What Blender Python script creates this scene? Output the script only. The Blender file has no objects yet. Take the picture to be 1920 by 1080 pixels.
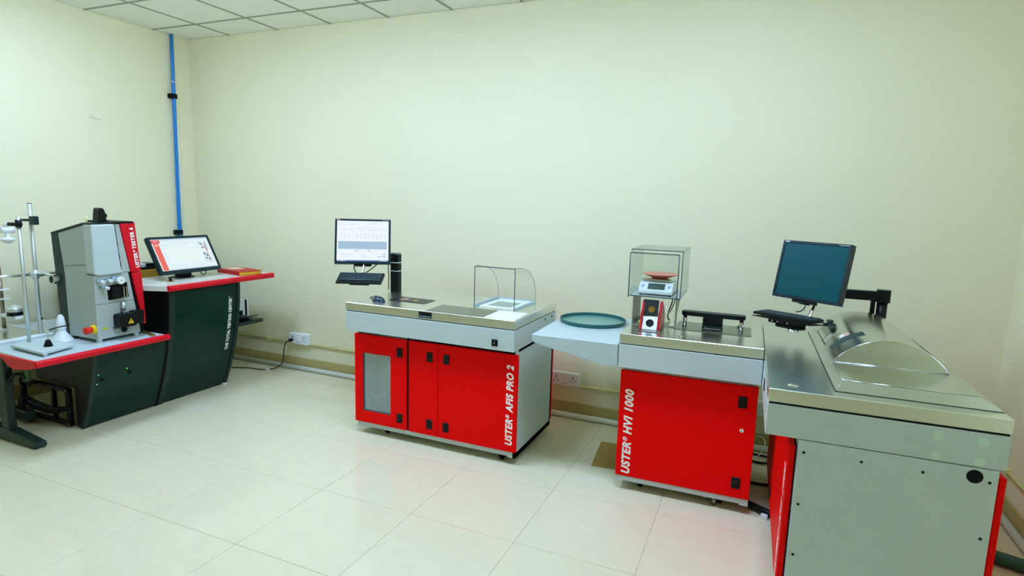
import bpy, bmesh, math, random
from mathutils import Vector, Matrix
R = math.radians
PI = math.pi
random.seed(7)
scene = bpy.context.scene
COL = scene.collection

# ------------------------------------------------------------------ camera
YAW, PITCH, ROLL, FPX = 0.4012, 0.14613, -0.02896, 1098.4
CAMZ = 1.67
_f = Vector((-math.sin(YAW)*math.cos(PITCH), math.cos(YAW)*math.cos(PITCH), -math.sin(PITCH)))
_r = Vector((math.cos(YAW), math.sin(YAW), 0))
_d = _f.cross(_r)
_r2 = math.cos(ROLL)*_r + math.sin(ROLL)*_d
_d2 = -math.sin(ROLL)*_r + math.cos(ROLL)*_d
cam_data = bpy.data.cameras.new('camera')
cam_data.sensor_fit = 'HORIZONTAL'
cam_data.sensor_width = 36.0
cam_data.lens = FPX/1920*36.0
cam_data.clip_start = 0.05
cam = bpy.data.objects.new('camera', cam_data)
COL.objects.link(cam)
_m = Matrix((_r2, -_d2, -_f)).transposed().to_4x4()
_m.translation = Vector((0, 0, CAMZ))
cam.matrix_world = _m
scene.camera = cam

# ------------------------------------------------------------------ world, exposure
world = bpy.data.worlds.new('world')
scene.world = world
world.use_nodes = True
world.node_tree.nodes['Background'].inputs[0].default_value = (0.75, 0.85, 0.9, 1)
world.node_tree.nodes['Background'].inputs[1].default_value = 0.05
scene.view_settings.view_transform = 'Standard'
scene.view_settings.look = 'None'
scene.view_settings.gamma = 1.0
scene.view_settings.use_curve_mapping = False
scene.view_settings.exposure = 0.0
scene.cycles.transparent_max_bounces = 32
scene.cycles.max_bounces = 16
scene.cycles.diffuse_bounces = 8

LAMP_COL = (0.75, 1.0, 1.52)
LAMP_POWER = 30.0
LAMPS = [(-3.9, 2.425), (-2.1, 2.425), (-0.3, 2.425)]

# ------------------------------------------------------------------ materials
def s2l(c):
    return tuple((x/12.92 if x <= 0.04045 else ((x+0.055)/1.055)**2.4) for x in c)
def hexc(r, g, b):
    return s2l((r/255, g/255, b/255))+(1.0,)
MATS = {}
def mat(name, col, rough=0.5, metal=0.0, noise=0.0, nscale=8.0, bump=0.0, bscale=60.0, spec=0.5, stretch=None, rnoise=0.0, coat=0.0, aniso=0.0):
    """principled material; colour varied by a procedural noise, optional fine bump"""
    if name in MATS: return MATS[name]
    m = bpy.data.materials.new(name); m.use_nodes = True
    nt = m.node_tree; b = nt.nodes['Principled BSDF']
    c = hexc(*col)
    b.inputs['Roughness'].default_value = rough
    b.inputs['Metallic'].default_value = metal
    b.inputs['Specular IOR Level'].default_value = spec
    b.inputs['Coat Weight'].default_value = coat
    b.inputs['Anisotropic'].default_value = aniso
    tc = nt.nodes.new('ShaderNodeTexCoord')
    mp = nt.nodes.new('ShaderNodeMapping')
    nt.links.new(tc.outputs['Object'], mp.inputs[0])
    if stretch: mp.inputs['Scale'].default_value = stretch
    n = nt.nodes.new('ShaderNodeTexNoise')
    n.inputs['Scale'].default_value = nscale
    n.inputs['Detail'].default_value = 5
    nt.links.new(mp.outputs[0], n.inputs['Vector'])
    ramp = nt.nodes.new('ShaderNodeMix'); ramp.data_type = 'RGBA'
    k = max(noise, 0.015)
    ramp.inputs[6].default_value = tuple(x*(1-k) for x in c[:3])+(1,)
    ramp.inputs[7].default_value = tuple(min(1, x*(1+k)) for x in c[:3])+(1,)
    nt.links.new(n.outputs['Fac'], ramp.inputs[0])
    nt.links.new(ramp.outputs[2], b.inputs['Base Color'])
    if rnoise:
        mr = nt.nodes.new('ShaderNodeMapRange')
        mr.inputs[3].default_value = rough-rnoise; mr.inputs[4].default_value = rough+rnoise
        nt.links.new(n.outputs['Fac'], mr.inputs[0]); nt.links.new(mr.outputs[0], b.inputs['Roughness'])
    if bump:
        n2 = nt.nodes.new('ShaderNodeTexNoise'); n2.inputs['Scale'].default_value = bscale; n2.inputs['Detail'].default_value = 3
        nt.links.new(mp.outputs[0], n2.inputs['Vector'])
        bp = nt.nodes.new('ShaderNodeBump'); bp.inputs['Strength'].default_value = bump; bp.inputs['Distance'].default_value = 0.002
        nt.links.new(n2.outputs['Fac'], bp.inputs['Height']); nt.links.new(bp.outputs[0], b.inputs['Normal'])
    MATS[name] = m
    return m
def emit(name, col, strength=1.0, rough=0.2):
    """a lit screen: emission under a glossy front"""
    if name in MATS: return MATS[name]
    m = bpy.data.materials.new(name); m.use_nodes = True
    b = m.node_tree.nodes['Principled BSDF']
    b.inputs['Base Color'].default_value = (0.01, 0.01, 0.01, 1)
    b.inputs['Roughness'].default_value = rough
    b.inputs['Emission Color'].default_value = hexc(*col)
    b.inputs['Emission Strength'].default_value = strength
    MATS[name] = m
    return m
def clear(name, tint=(0.93, 0.97, 0.95), rough=0.02, f0=1.45, base=0.0):
    """thin clear sheet: transparent with a fresnel gloss"""
    if name in MATS: return MATS[name]
    m = bpy.data.materials.new(name); m.use_nodes = True
    nt = m.node_tree; nt.nodes.clear()
    out = nt.nodes.new('ShaderNodeOutputMaterial')
    tr = nt.nodes.new('ShaderNodeBsdfTransparent'); tr.inputs[0].default_value = tint+(1,)
    gl = nt.nodes.new('ShaderNodeBsdfGlossy'); gl.inputs['Roughness'].default_value = rough
    df = nt.nodes.new('ShaderNodeBsdfDiffuse'); df.inputs[0].default_value = (0.8, 0.9, 0.9, 1)
    lw = nt.nodes.new('ShaderNodeLayerWeight'); lw.inputs[0].default_value = 0.5
    pw = nt.nodes.new('ShaderNodeMath'); pw.operation = 'POWER'; pw.inputs[1].default_value = 4.0
    fr = nt.nodes.new('ShaderNodeMath'); fr.operation = 'MULTIPLY_ADD'; fr.inputs[1].default_value = 0.6; fr.inputs[2].default_value = 0.045
    nt.links.new(lw.outputs['Facing'], pw.inputs[0]); nt.links.new(pw.outputs[0], fr.inputs[0])
    mx = nt.nodes.new('ShaderNodeMixShader'); mx2 = nt.nodes.new('ShaderNodeMixShader')
    mx2.inputs[0].default_value = base
    nt.links.new(tr.outputs[0], mx2.inputs[1]); nt.links.new(df.outputs[0], mx2.inputs[2])
    nt.links.new(fr.outputs[0], mx.inputs[0]); nt.links.new(mx2.outputs[0], mx.inputs[1]); nt.links.new(gl.outputs[0], mx.inputs[2])
    nt.links.new(mx.outputs[0], out.inputs[0])
    MATS[name] = m
    return m

M_WALL = mat('cream_paint', (233, 228, 192), 0.55, noise=0.02, nscale=2.0, bump=0.06, bscale=90)
M_FLOOR = mat('glossy_vitrified_tile', (226, 220, 186), 0.09, noise=0.05, nscale=5.0, rnoise=0.03, stretch=(1, 3, 1))
M_GROUT = mat('tile_joint', (214, 209, 180), 0.4)
M_CEIL = mat('ceiling_tile', (244, 246, 238), 0.9, noise=0.02, nscale=30, bump=0.2, bscale=160)
M_TBAR = mat('grid_bar_shade', (150, 160, 140), 0.6)  # grey-green tone puts the shadow along the ceiling grid into the bar colour
M_SKIRT = mat('beige_skirting', (184, 168, 108), 0.35, noise=0.06, nscale=6)
M_PIPEW = mat('white_plastic_pipe', (232, 236, 226), 0.35)
M_COND = mat('cream_conduit', (224, 214, 150), 0.45)
M_BLUE = mat('blue_pipe_plastic', (0, 122, 206), 0.35)
M_GREY = mat('grey_powder_coat', (190, 204, 201), 0.42, noise=0.015, nscale=120, bump=0.03, bscale=400)
M_GREYD = mat('light_grey_shelf_coat', (182, 198, 196), 0.4, noise=0.015, nscale=120)
M_RED = mat('red_powder_coat', (242, 2, 2), 0.5, noise=0.03, nscale=200, bump=0.04, bscale=500, spec=0.08)
M_GREYT = mat('instrument_grey', (172, 184, 178), 0.42, noise=0.015, nscale=120)
M_REDT = mat('red_plastic_edge', (212, 3, 30), 0.4, spec=0.3)
M_STEEL = mat('brushed_stainless', (230, 234, 225), 0.25, 1.0, noise=0.03, nscale=40, stretch=(0.6, 12, 12), rnoise=0.025, aniso=0.4)
M_STEELH = mat('hood_stainless', (208, 214, 204), 0.22, 1.0, noise=0.03, nscale=30, stretch=(8, 0.6, 8), rnoise=0.025)
M_STEELD = mat('dark_steel_sheet', (146, 152, 138), 0.3, 1.0, noise=0.04, nscale=30, stretch=(0.6, 12, 12))
M_CHROME = mat('chrome', (225, 228, 226), 0.12, 1.0)
M_ALU = mat('aluminium_rod', (214, 222, 218), 0.35, 0.7)
M_BLACK = mat('black_plastic', (5, 12, 13), 0.4, spec=0.25)
M_BLACKM = mat('matt_black', (4, 7, 7), 0.6, spec=0.2)
M_BEZEL = mat('monitor_black', (8, 36, 42), 0.35, spec=0.3)
M_DGLASS = mat('smoked_glass', (2, 44, 34), 0.07, spec=0.22)
M_DGREEN = mat('dark_green_grey_trim', (26, 46, 39), 0.4, spec=0.3)
M_DSIDE = mat('dark_cabinet_side', (34, 36, 26), 0.45, spec=0.3)
M_WHITE = mat('white_lettering', (245, 245, 240), 0.5)
M_WPL = mat('white_plastic', (234, 240, 240), 0.35)
M_YEL = mat('yellow_plastic', (235, 196, 10), 0.4)
M_LCD = mat('yellow_green_display', (196, 214, 40), 0.3)
M_BRASS = mat('brass_bar', (190, 160, 80), 0.35, 0.9)
M_TEAL = mat('teal_enamel_tray', (26, 92, 92), 0.35, noise=0.05, nscale=30)
M_TEALI = mat('tray_bottom_pale_teal', (120, 164, 152), 0.3, 0.3, noise=0.05, nscale=20)
M_CARD = mat('brown_cardboard', (168, 140, 72), 0.8, noise=0.08, nscale=15)
M_PAGE = mat('yellow_page_edge', (240, 196, 30), 0.7, noise=0.3, nscale=60, stretch=(1, 1, 4))
M_PAPER = mat('paper', (236, 238, 232), 0.7)
M_YBOX = mat('yellow_carton', (176, 138, 30), 0.6, noise=0.1, nscale=10)
M_SCREENOFF = mat('dark_screen', (0, 74, 78), 0.3, spec=0.15)
M_REDC = mat('sampler_red_plastic', (190, 20, 40), 0.3)
M_DISH = mat('red_melamine_dish', (206, 44, 44), 0.3)
M_GDISC = mat('pale_green_sticker', (198, 220, 206), 0.5)
M_ORANGE = mat('red_sticker', (220, 60, 30), 0.5)
M_BAG = mat('teal_wrap', (30, 80, 70), 0.25, noise=0.4, nscale=14, bump=0.4, bscale=30)
M_CLEAR = clear('clear_acrylic', (0.965, 0.985, 0.978))
M_GLASSW = clear('cabinet_window_glass', (0.86, 0.94, 0.92), 0.06, 1.5, 0.2)
M_EDGE = mat('dark_acrylic_edge', (34, 62, 66), 0.25)
M_COMP = mat('compartment_grey', (206, 222, 216), 0.5)

# ------------------------------------------------------------------ mesh helpers
class MB:
    def __init__(s):
        s.bm = bmesh.new()
    def box(s, x0, x1, y0, y1, z0, z1, bev=0.0, seg=1):
        b2 = bmesh.new()
        bmesh.ops.create_cube(b2, size=1.0)
        for v in b2.verts:
            v.co = Vector((x0 if v.co.x < 0 else x1, y0 if v.co.y < 0 else y1, z0 if v.co.z < 0 else z1))
        if bev:
            bmesh.ops.bevel(b2, geom=list(b2.edges), offset=bev, segments=seg, profile=0.5, affect='EDGES')
        s._join(b2); return s
    def _join(s, b2, M=None):
        me = bpy.data.meshes.new('tmp'); b2.normal_update(); b2.to_mesh(me); b2.free()
        if M is not None: me.transform(M)
        s.bm.from_mesh(me); bpy.data.meshes.remove(me)
    def prism(s, pts, axis, a, b, bev=0.0, smooth=False):
        """pts: 2D polygon in the plane normal to axis; extruded from a to b. axis 'x': pts=(y,z); 'y': (x,z); 'z': (x,y)"""
        b2 = bmesh.new()
        def mk(p, t):
            return {'x': (t, p[0], p[1]), 'y': (p[0], t, p[1]), 'z': (p[0], p[1], t)}[axis]
        A = [b2.verts.new(mk(p, a)) for p in pts]; B = [b2.verts.new(mk(p, b)) for p in pts]
        n = len(pts)
        b2.faces.new(A); b2.faces.new(B[::-1])
        for i in range(n):
            f = b2.faces.new((A[i], B[i], B[(i+1) % n], A[(i+1) % n]))
            f.smooth = smooth
        bmesh.ops.recalc_face_normals(b2, faces=list(b2.faces))
        if bev:
            bmesh.ops.bevel(b2, geom=list(b2.edges), offset=bev, segments=1, affect='EDGES')
        s._join(b2); return s
    def cyl(s, p, q, r, r2=None, n=20, cap=True):
        p, q = Vector(p), Vector(q); d = q-p
        b2 = bmesh.new()
        bmesh.ops.create_cone(b2, cap_ends=cap, segments=n, radius1=r, radius2=r if r2 is None else r2, depth=d.length)
        for f in b2.faces:
            if len(f.verts) == 4: f.smooth = True
        M = Matrix.Translation((p+q)/2) @ d.to_track_quat('Z', 'Y').to_matrix().to_4x4()
        s._join(b2, M); return s
    def lathe(s, prof, c, n=32, axis='z', close=False):
        """prof: (r, h) list revolved about an axis through c; corners sharper than 35 degrees stay hard"""
        b2 = bmesh.new()
        def ring(r, h):
            out = []
            for i in range(n):
                a = 2*PI*i/n
                if axis == 'z': co = (c[0]+r*math.cos(a), c[1]+r*math.sin(a), c[2]+h)
                elif axis == 'y': co = (c[0]+r*math.cos(a), c[1]+h, c[2]+r*math.sin(a))
                else: co = (c[0]+h, c[1]+r*math.cos(a), c[2]+r*math.sin(a))
                out.append(b2.verts.new(co))
            return out
        pr = list(prof)+([prof[0]] if close else [])
        segs = [(Vector(p), Vector(q)) for p, q in zip(pr, pr[1:])]
        prev = None; pd = None
        for p, q in segs:
            d = q-p
            if d.length < 1e-7: continue
            if prev is None or pd.angle(d) > R(35): prev = ring(*p)
            B = ring(*q)
            for i in range(n):
                f = b2.faces.new((prev[i], prev[(i+1) % n], B[(i+1) % n], B[i])); f.smooth = True
            prev = B; pd = d
        if not close:
            for r, h in (prof[0], prof[-1]):
                if r > 1e-4: b2.faces.new(ring(r, h))
        poles = [v for v in b2.verts if (Vector((v.co.x-c[0], v.co.y-c[1])) if axis == 'z' else Vector((v.co.x-c[0], v.co.z-c[2])) if axis == 'y' else Vector((v.co.y-c[1], v.co.z-c[2]))).length < 1e-6]
        if poles: bmesh.ops.remove_doubles(b2, verts=poles, dist=1e-6)
        bmesh.ops.recalc_face_normals(b2, faces=list(b2.faces))
        s._join(b2); return s
    def tube(s, pts, r, n=8, smooth_iter=2):
        pts = [Vector(p) for p in pts]
        for _ in range(smooth_iter):
            q = [pts[0]]
            for a, b in zip(pts, pts[1:]):
                q += [a*0.75+b*0.25, a*0.25+b*0.75]
            q.append(pts[-1]); pts = q
        b2 = bmesh.new(); rings = []
        up = Vector((0, 0, 1))
        prev = None
        for i, p in enumerate(pts):
            t = (pts[min(i+1, len(pts)-1)]-pts[max(i-1, 0)]).normalized()
            u = (prev - t*prev.dot(t)) if prev is not None else t.cross(up if abs(t.z) < 0.9 else Vector((1, 0, 0)))
            if u.length < 1e-6: u = t.cross(Vector((1, 0, 0)))
            u.normalize(); w = t.cross(u); prev = u
            rings.append([b2.verts.new(p+u*r*math.cos(2*PI*k/n)+w*r*math.sin(2*PI*k/n)) for k in range(n)])
        for A, B in zip(rings, rings[1:]):
            for i in range(n):
                f = b2.faces.new((A[i], A[(i+1) % n], B[(i+1) % n], B[i])); f.smooth = True
        b2.faces.new(rings[0]); b2.faces.new(rings[-1][::-1])
        bmesh.ops.recalc_face_normals(b2, faces=list(b2.faces))
        s._join(b2); return s
    def quad(s, *pts):
        s.bm.faces.new([s.bm.verts.new(p) for p in pts]); return s
    def xform(s, M):
        bmesh.ops.transform(s.bm, matrix=M, verts=list(s.bm.verts)); return s
    def mesh(s, name, material):
        me = bpy.data.meshes.new(name)
        s.bm.normal_update(); s.bm.to_mesh(me); s.bm.free()
        me.materials.append(material)
        return me

def rrect(x0, x1, y0, y1, r, n=5):
    pts = []
    for cx, cy, a0 in ((x1-r, y0+r, -90), (x1-r, y1-r, 0), (x0+r, y1-r, 90), (x0+r, y0+r, 180)):
        for i in range(n+1):
            a = R(a0+90*i/n); pts.append((cx+r*math.cos(a), cy+r*math.sin(a)))
    return pts

def props(o, label=None, cat=None, group=None, kind=None):
    if label: o['label'] = label
    if cat: o['category'] = cat
    if group: o['group'] = group
    if kind: o['kind'] = kind
    return o

class Thing:
    """an Empty at the thing's base; parts are given in world coordinates (before the thing's own turn) unless local=True"""
    def __init__(s, name, label, cat, loc=(0, 0, 0), rz=0.0, rx=0.0, group=None, local=False):
        s.o = bpy.data.objects.new(name, None); COL.objects.link(s.o)
        s.o.empty_display_size = 0.05
        s.o.location = loc; s.o.rotation_euler = (rx, 0, rz)
        s.loc = Vector((0, 0, 0)) if local else Vector(loc)
        props(s.o, label, cat, group)
    def part(s, name, mb, material, parent=None, label=None, kind=None):
        mb.xform(Matrix.Translation(-s.loc))
        me = mb.mesh(name, material)
        o = bpy.data.objects.new(name, me); COL.objects.link(o)
        o.parent = parent or s.o
        props(o, label, None, None, kind)
        return o
    def rawmesh(s, name, me, parent=None, label=None):
        me.transform(Matrix.Translation(-s.loc))
        o = bpy.data.objects.new(name, me); COL.objects.link(o)
        o.parent = parent or s.o
        props(o, label)
        return o
    def shared(s, name, me, at, parent=None):
        """a piece with shared mesh data, placed by its location"""
        o = bpy.data.objects.new(name, me); COL.objects.link(o)
        o.parent = parent or s.o
        o.location = Vector(at)-s.loc
        return o

class Assembly:
    """a part of a machine with sub-parts: the first mesh is the part, the rest hang below it"""
    def __init__(s, host, name, unturn=0.0):
        s.h, s.name, s.first, s.un = host, name, None, unturn
    def part(s, name, mb, material, parent=None, label=None, kind=None):
        if s.un:
            p = Vector(s.h.loc)
            mb.xform(Matrix.Translation(p) @ Matrix.Rotation(-s.un, 4, 'Z') @ Matrix.Translation(-p))
        o = s.h.part(name if s.first else s.name, mb, material, s.first, label, kind)
        if not s.first: s.first = o
        return o

def single(name, mb, material, label, cat, loc=None, group=None, kind=None):
    """a thing that is one mesh; its origin is moved to loc"""
    if loc is not None: mb.xform(Matrix.Translation(-Vector(loc)))
    me = mb.mesh(name, material)
    o = bpy.data.objects.new(name, me); COL.objects.link(o)
    if loc is not None: o.location = loc
    return props(o, label, cat, group, kind)

def struct(name, mb, material, label=None):
    o = bpy.data.objects.new(name, mb.mesh(name, material)); COL.objects.link(o)
    o['kind'] = 'structure'
    if label: o['label'] = label
    return o

def child(name, mb, material, parent):
    o = bpy.data.objects.new(name, mb.mesh(name, material)); COL.objects.link(o); o.parent = parent
    return o

def glyphs(body, shear, bold):
    cu = bpy.data.curves.new('lettering', 'FONT')
    cu.body = body; cu.size = 1.0; cu.shear = shear; cu.offset = bold; cu.space_character = 1.12; cu.extrude = 0.5; cu.resolution_u = 4
    ob = bpy.data.objects.new('lettering_tmp', cu); COL.objects.link(ob)
    dg = bpy.context.evaluated_depsgraph_get(); dg.update()
    me = bpy.data.meshes.new_from_object(ob.evaluated_get(dg))
    bpy.data.objects.remove(ob); bpy.data.curves.remove(cu)
    return me
def text_mesh(body, material, fn, length, height, shear=0.0, bold=0.018, extrude=0.0006):
    """lettering as a mesh: u runs 0..length along the line, v 0..height; fn(u, v, w) -> world point; the marks (R) and TM are small and raised"""
    segs = []; cur = ''
    for ch in body:
        if ch in '®™':
            segs += [(cur, 0), (ch, 1)]; cur = ''
        else: cur += ch
    if cur: segs.append((cur, 0))
    bm = bmesh.new(); pen = 0.0
    for tx_, small in segs:
        if tx_.startswith(' '): pen += 0.22
        me = glyphs(tx_.strip(), shear, bold*(0.4 if small else 1))
        xs_ = [v.co.x for v in me.vertices]; a, b = min(xs_), max(xs_)
        k = 0.55 if small else 1.0
        for v in me.vertices:
            v.co.x = (v.co.x-a)*k+pen; v.co.y = v.co.y*k+(0.32 if small else 0)
        bm.from_mesh(me); bpy.data.meshes.remove(me)
        pen += (b-a)*k+0.05
    pen -= 0.05
    me = bpy.data.meshes.new('lettering'); bm.to_mesh(me); bm.free()
    cap = 0.70
    for v in me.vertices:
        v.co = Vector(fn(v.co.x/pen*length, v.co.y/cap*height, (v.co.z+0.5)*extrude))
    me.materials.clear(); me.materials.append(material)
    return me

# ------------------------------------------------------------------ room
XL, XR, YB, YF, ZC = -5.354, 1.373, 4.29, -3.4, 3.15
T = 0.12
struct('wall_back', MB().box(XL-T, XR+T, YB, YB+T, -0.1, ZC+0.2), M_WALL, 'long cream painted wall behind the machines')
wl = struct('wall_left', MB().box(XL-T, XL, YF-T, YB, -0.1, ZC+0.2), M_WALL, 'cream painted wall at the left with the blue pipe')
struct('wall_right', MB().box(XR, XR+T, YF-T, YB, -0.1, ZC+0.2), M_WALL, 'cream painted wall at the right edge')
struct('wall_front', MB().box(XL-T, XR+T, YF-T, YF, -0.1, ZC+0.2), mat('tan_front_wall', (206, 198, 164), 0.6, noise=0.03))
# small scratch on the left wall
mb = MB()
mb.tube([(XL+0.0006, 3.30, 2.28), (XL+0.0006, 3.345, 2.274), (XL+0.0006, 3.40, 2.272)], 0.0018, 5, 1)
mb.tube([(XL+0.0006, 3.322, 2.295), (XL+0.0006, 3.33, 2.28)], 0.0014, 5, 0)
child('scuff_mark', mb, mat('wall_scuff', (150, 150, 130), 0.8), wl)

fl = struct('floor', MB().box(XL-T, XR+T, YF-T, YB+T, -0.12, -0.004), M_GROUT, 'glossy cream tiled floor')
tile_me = MB().box(-0.2992, 0.2992, -0.2992, 0.2992, -0.0038, 0.0, bev=0.0006).mesh('floor_tile', M_FLOOR)
nx0 = -2.21
xs = [nx0+0.6*k for k in range(-6, 7)]
ys = [2.495+0.6*k for k in range(-10, 4)]
for i in range(len(xs)-1):
    for j in range(len(ys)-1):
        x0, x1 = max(xs[i], XL), min(xs[i+1], XR); y0, y1 = max(ys[j], YF), min(ys[j+1], YB)
        if x1-x0 < 0.02 or y1-y0 < 0.02: continue
        if x1-x0 > 0.599 and y1-y0 > 0.599:
            o = bpy.data.objects.new('tile', tile_me)
        else:
            g = 0.0008
            o = bpy.data.objects.new('tile', MB().box(-(x1-x0)/2+g, (x1-x0)/2-g, -(y1-y0)/2+g, (y1-y0)/2-g, -0.0038, 0, bev=0.0006).mesh('floor_tile_cut', M_FLOOR))
        COL.objects.link(o); o.parent = fl; o.location = ((x0+x1)/2, (y0+y1)/2, 0)

ce = struct('ceiling', MB().box(XL-T, XR+T, YF-T, YB+T, ZC+0.03, ZC+0.15), M_CEIL, 'white suspended ceiling of square tiles')
gx = [-4.8+0.6*k for k in range(-1, 11)]; gx[0] = XL; gx = [g for g in gx if g < XR]+[XR]
gy = [3.925-0.6*k for k in range(0, 13)]; gy = [YB]+[g for g in gy if g > YF]+[YF]
ct_me = MB().box(-0.294, 0.294, -0.294, 0.294, 0.004, 0.018, bev=0.002).mesh('ceiling_tile', M_CEIL)
lampcells = []
for i in range(len(gx)-1):
    for j in range(len(gy)-1):
        x0, x1, y1, y0 = gx[i], gx[i+1], gy[j], gy[j+1]
        cx, cy = (x0+x1)/2, (y0+y1)/2
        if any(abs(cx-lx) < 0.3 and abs(cy-ly) < 0.3 for lx, ly in LAMPS):
            lampcells.append((cx, cy)); continue
        if abs(x1-x0-0.6) < 0.001 and abs(y1-y0-0.6) < 0.001:
            o = bpy.data.objects.new('tile', ct_me)
        else:
            hx, hy = (x1-x0)/2-0.006, (y1-y0)/2-0.006
            if hx < 0.01 or hy < 0.01: continue
            o = bpy.data.objects.new('tile', MB().box(-hx, hx, -hy, hy, 0.004, 0.018, bev=0.002).mesh('ceiling_tile_cut', M_CEIL))
        COL.objects.link(o); o.parent = ce; o.location = (cx, cy, ZC)
for g in gx[1:-1]:
    child('grid_bar', MB().box(g-0.009, g+0.009, YF, YB, ZC-0.001, ZC+0.0035), M_TBAR, ce)
for g in gy[1:-1]:
    child('grid_bar', MB().box(XL, XR, g-0.009, g+0.009, ZC-0.0015, ZC+0.003), M_TBAR, ce)
# recessed panel lamps of the room (above and behind the viewpoint)
M_LAMP = emit('lamp_diffuser', (255, 255, 255), LAMP_POWER)
M_LAMP.node_tree.nodes['Principled BSDF'].inputs['Emission Color'].default_value = LAMP_COL+(1,)
for k, (cx, cy) in enumerate(lampcells):
    t = Thing('ceiling_light', 'square surface panel light under the tiled ceiling', 'ceiling light', (cx, cy, ZC), group='ceiling panel lights', local=True)
    t.part('diffuser', MB().box(-0.275, 0.275, -0.275, 0.275, -0.075, -0.001, bev=0.01), M_LAMP)
    f = MB()
    for a in ((-0.294, 0.294, -0.294, -0.275), (-0.294, 0.294, 0.275, 0.294), (-0.294, -0.275, -0.275, 0.275), (0.275, 0.294, -0.275, 0.275)):
        f.box(a[0], a[1], a[2], a[3], -0.0005, 0.018)
    t.part('frame', f, M_WPL)

# skirting, conduits and pipes
H = 0.118
for nm, a in (('back', (XL+0.012, XR-0.012, YB-0.012, YB)), ('left', (XL, XL+0.012, YF, YB)), ('right', (XR-0.012, XR, YF, YB))):
    struct('baseboard_'+nm, MB().box(a[0], a[1], a[2], a[3], 0.0, H, bev=0.002), M_SKIRT, 'beige tiled skirting along the wall at the '+nm)
def pipe(name, pts, r, m, label, cat, clips=()):
    t = Thing(name, label, cat, pts[0])
    t.part('pipe_run', MB().tube(pts, r, 12, 0), m)
    for c in clips:
        t.part('clip', MB().box(c[0]-c[3], c[0]+c[3], c[1]-c[4], c[1]+c[4], c[2]-c[5], c[2]+c[5], bev=0.002), m)
    return t
zc = 0.262
pipe('cable_conduit', [(XL+0.02, YB-0.012, zc), (XR-0.02, YB-0.012, zc)], 0.0115, M_COND, 'thin cream conduit running along the long back wall above skirting', 'conduit',
     [(-4.40, YB-0.012, zc, 0.03, 0.0115, 0.015), (-3.60, YB-0.012, zc, 0.012, 0.0115, 0.018), (-1.05, YB-0.012, zc, 0.008, 0.0115, 0.017)])
pipe('cable_conduit', [(XR-0.012, YB-0.03, zc), (XR-0.012, YF+0.02, zc)], 0.0115, M_COND, 'cream conduit on the wall at the right edge of the picture', 'conduit',
     [(XR-0.012, 3.93, zc, 0.0115, 0.012, 0.022)])
pipe('floor_pipe', [(XL+0.06, YB-0.034, 0.0235), (XR-0.02, YB-0.034, 0.0235)], 0.022, M_PIPEW, 'white plastic pipe lying at the foot of the long back wall', 'pipe')
pipe('floor_pipe', [(XR-0.034, YB-0.07, 0.0235), (XR-0.034, YF+0.02, 0.0235)], 0.022, M_PIPEW, 'white plastic pipe lying at the foot of the right wall', 'pipe')
t = Thing('wall_pipe', 'bright blue vertical pipe with black clamps in the left corner', 'pipe', (XL+0.03, 4.07, 0.0)); t.o['kind'] = 'thing'
t.part('pipe_run', MB().tube([(XL+0.03, 4.088, ZC-0.002), (XL+0.03, 4.080, 2.55), (XL+0.03, 4.062, 1.27), (XL+0.03, 4.06, 0.13)], 0.0155, 12, 1), M_BLUE)
for z, y in ((2.58, 4.079), (1.278, 4.063)):
    t.part('clamp', MB().box(XL, XL+0.055, y-0.045, y+0.022, z-0.022, z+0.022, bev=0.003), M_BLACKM)
t.part('cable_tie', MB().lathe([(0.0165, -0.003), (0.0175, 0), (0.0165, 0.003)], (XL+0.03, 4.0825, 2.715), 16), M_WPL)
pipe('wall_conduit', [(XL+0.012, 4.10, ZC-0.03), (XL+0.012, 4.113, 2.1), (XL+0.012, 4.116, 0.13)], 0.0135, M_PIPEW, 'slim white conduit beside the blue pipe', 'conduit').o['kind'] = 'thing'

# ------------------------------------------------------------------ sockets
def socket(x, label, plug=False, w=0.235):
    t = Thing('wall_socket', label, 'socket', (x, YB, 0.262+0.05), group='double wall sockets')
    z0, z1 = 0.262, 0.362
    y0 = YB-0.052
    body = t.part('box', MB().box(x-w/2, x+w/2, y0+0.008, YB, z0, z1, bev=0.004), M_WPL)
    t.part('face_plate', MB().box(x-w/2-0.001, x+w/2+0.001, y0, y0+0.008, z0-0.001, z1+0.001, bev=0.003), M_WPL)
    for s in (-1, 1):
        cx = x+s*0.068
        hb = MB()
        hb.box(cx-0.004, cx+0.004, y0-0.0006, y0+0.001, z0+0.058, z0+0.074)
        hb.box(cx-0.017, cx-0.009, y0-0.0006, y0+0.001, z0+0.034, z0+0.041)
        hb.box(cx+0.009, cx+0.017, y0-0.0006, y0+0.001, z0+0.034, z0+0.041)
        t.part('pin_holes', hb, M_BLACKM)
        t.part('switch', MB().box(x+s*0.014-0.011, x+s*0.014+0.011, y0-0.004, y0+0.001, z0+0.028, z0+0.078, bev=0.002), M_WPL)
        t.part('indicator', MB().box(x+s*0.014-0.007, x+s*0.014+0.007, y0-0.0012, y0+0.001, z0+0.014, z0+0.019), mat('grey_print', (110, 116, 116), 0.6))
    return t
socket(-4.005, 'white double wall socket with a black plug in it')
socket(-1.332, 'white double wall socket between the two red machines')
socket(0.045, 'white double wall socket half hidden behind the corner machine')
t = Thing('power_cable', 'thin black power cable from the wall socket across the floor', 'cable', (-4.25, 4.15, 0))
t.part('plug', MB().lathe([(0.012, -0.006), (0.016, 0.0), (0.016, 0.022), (0.010, 0.034)], (-4.073, YB-0.088, 0.30), 14, 'y').xform(Matrix.Identity(4)), M_BLACK)
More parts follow.
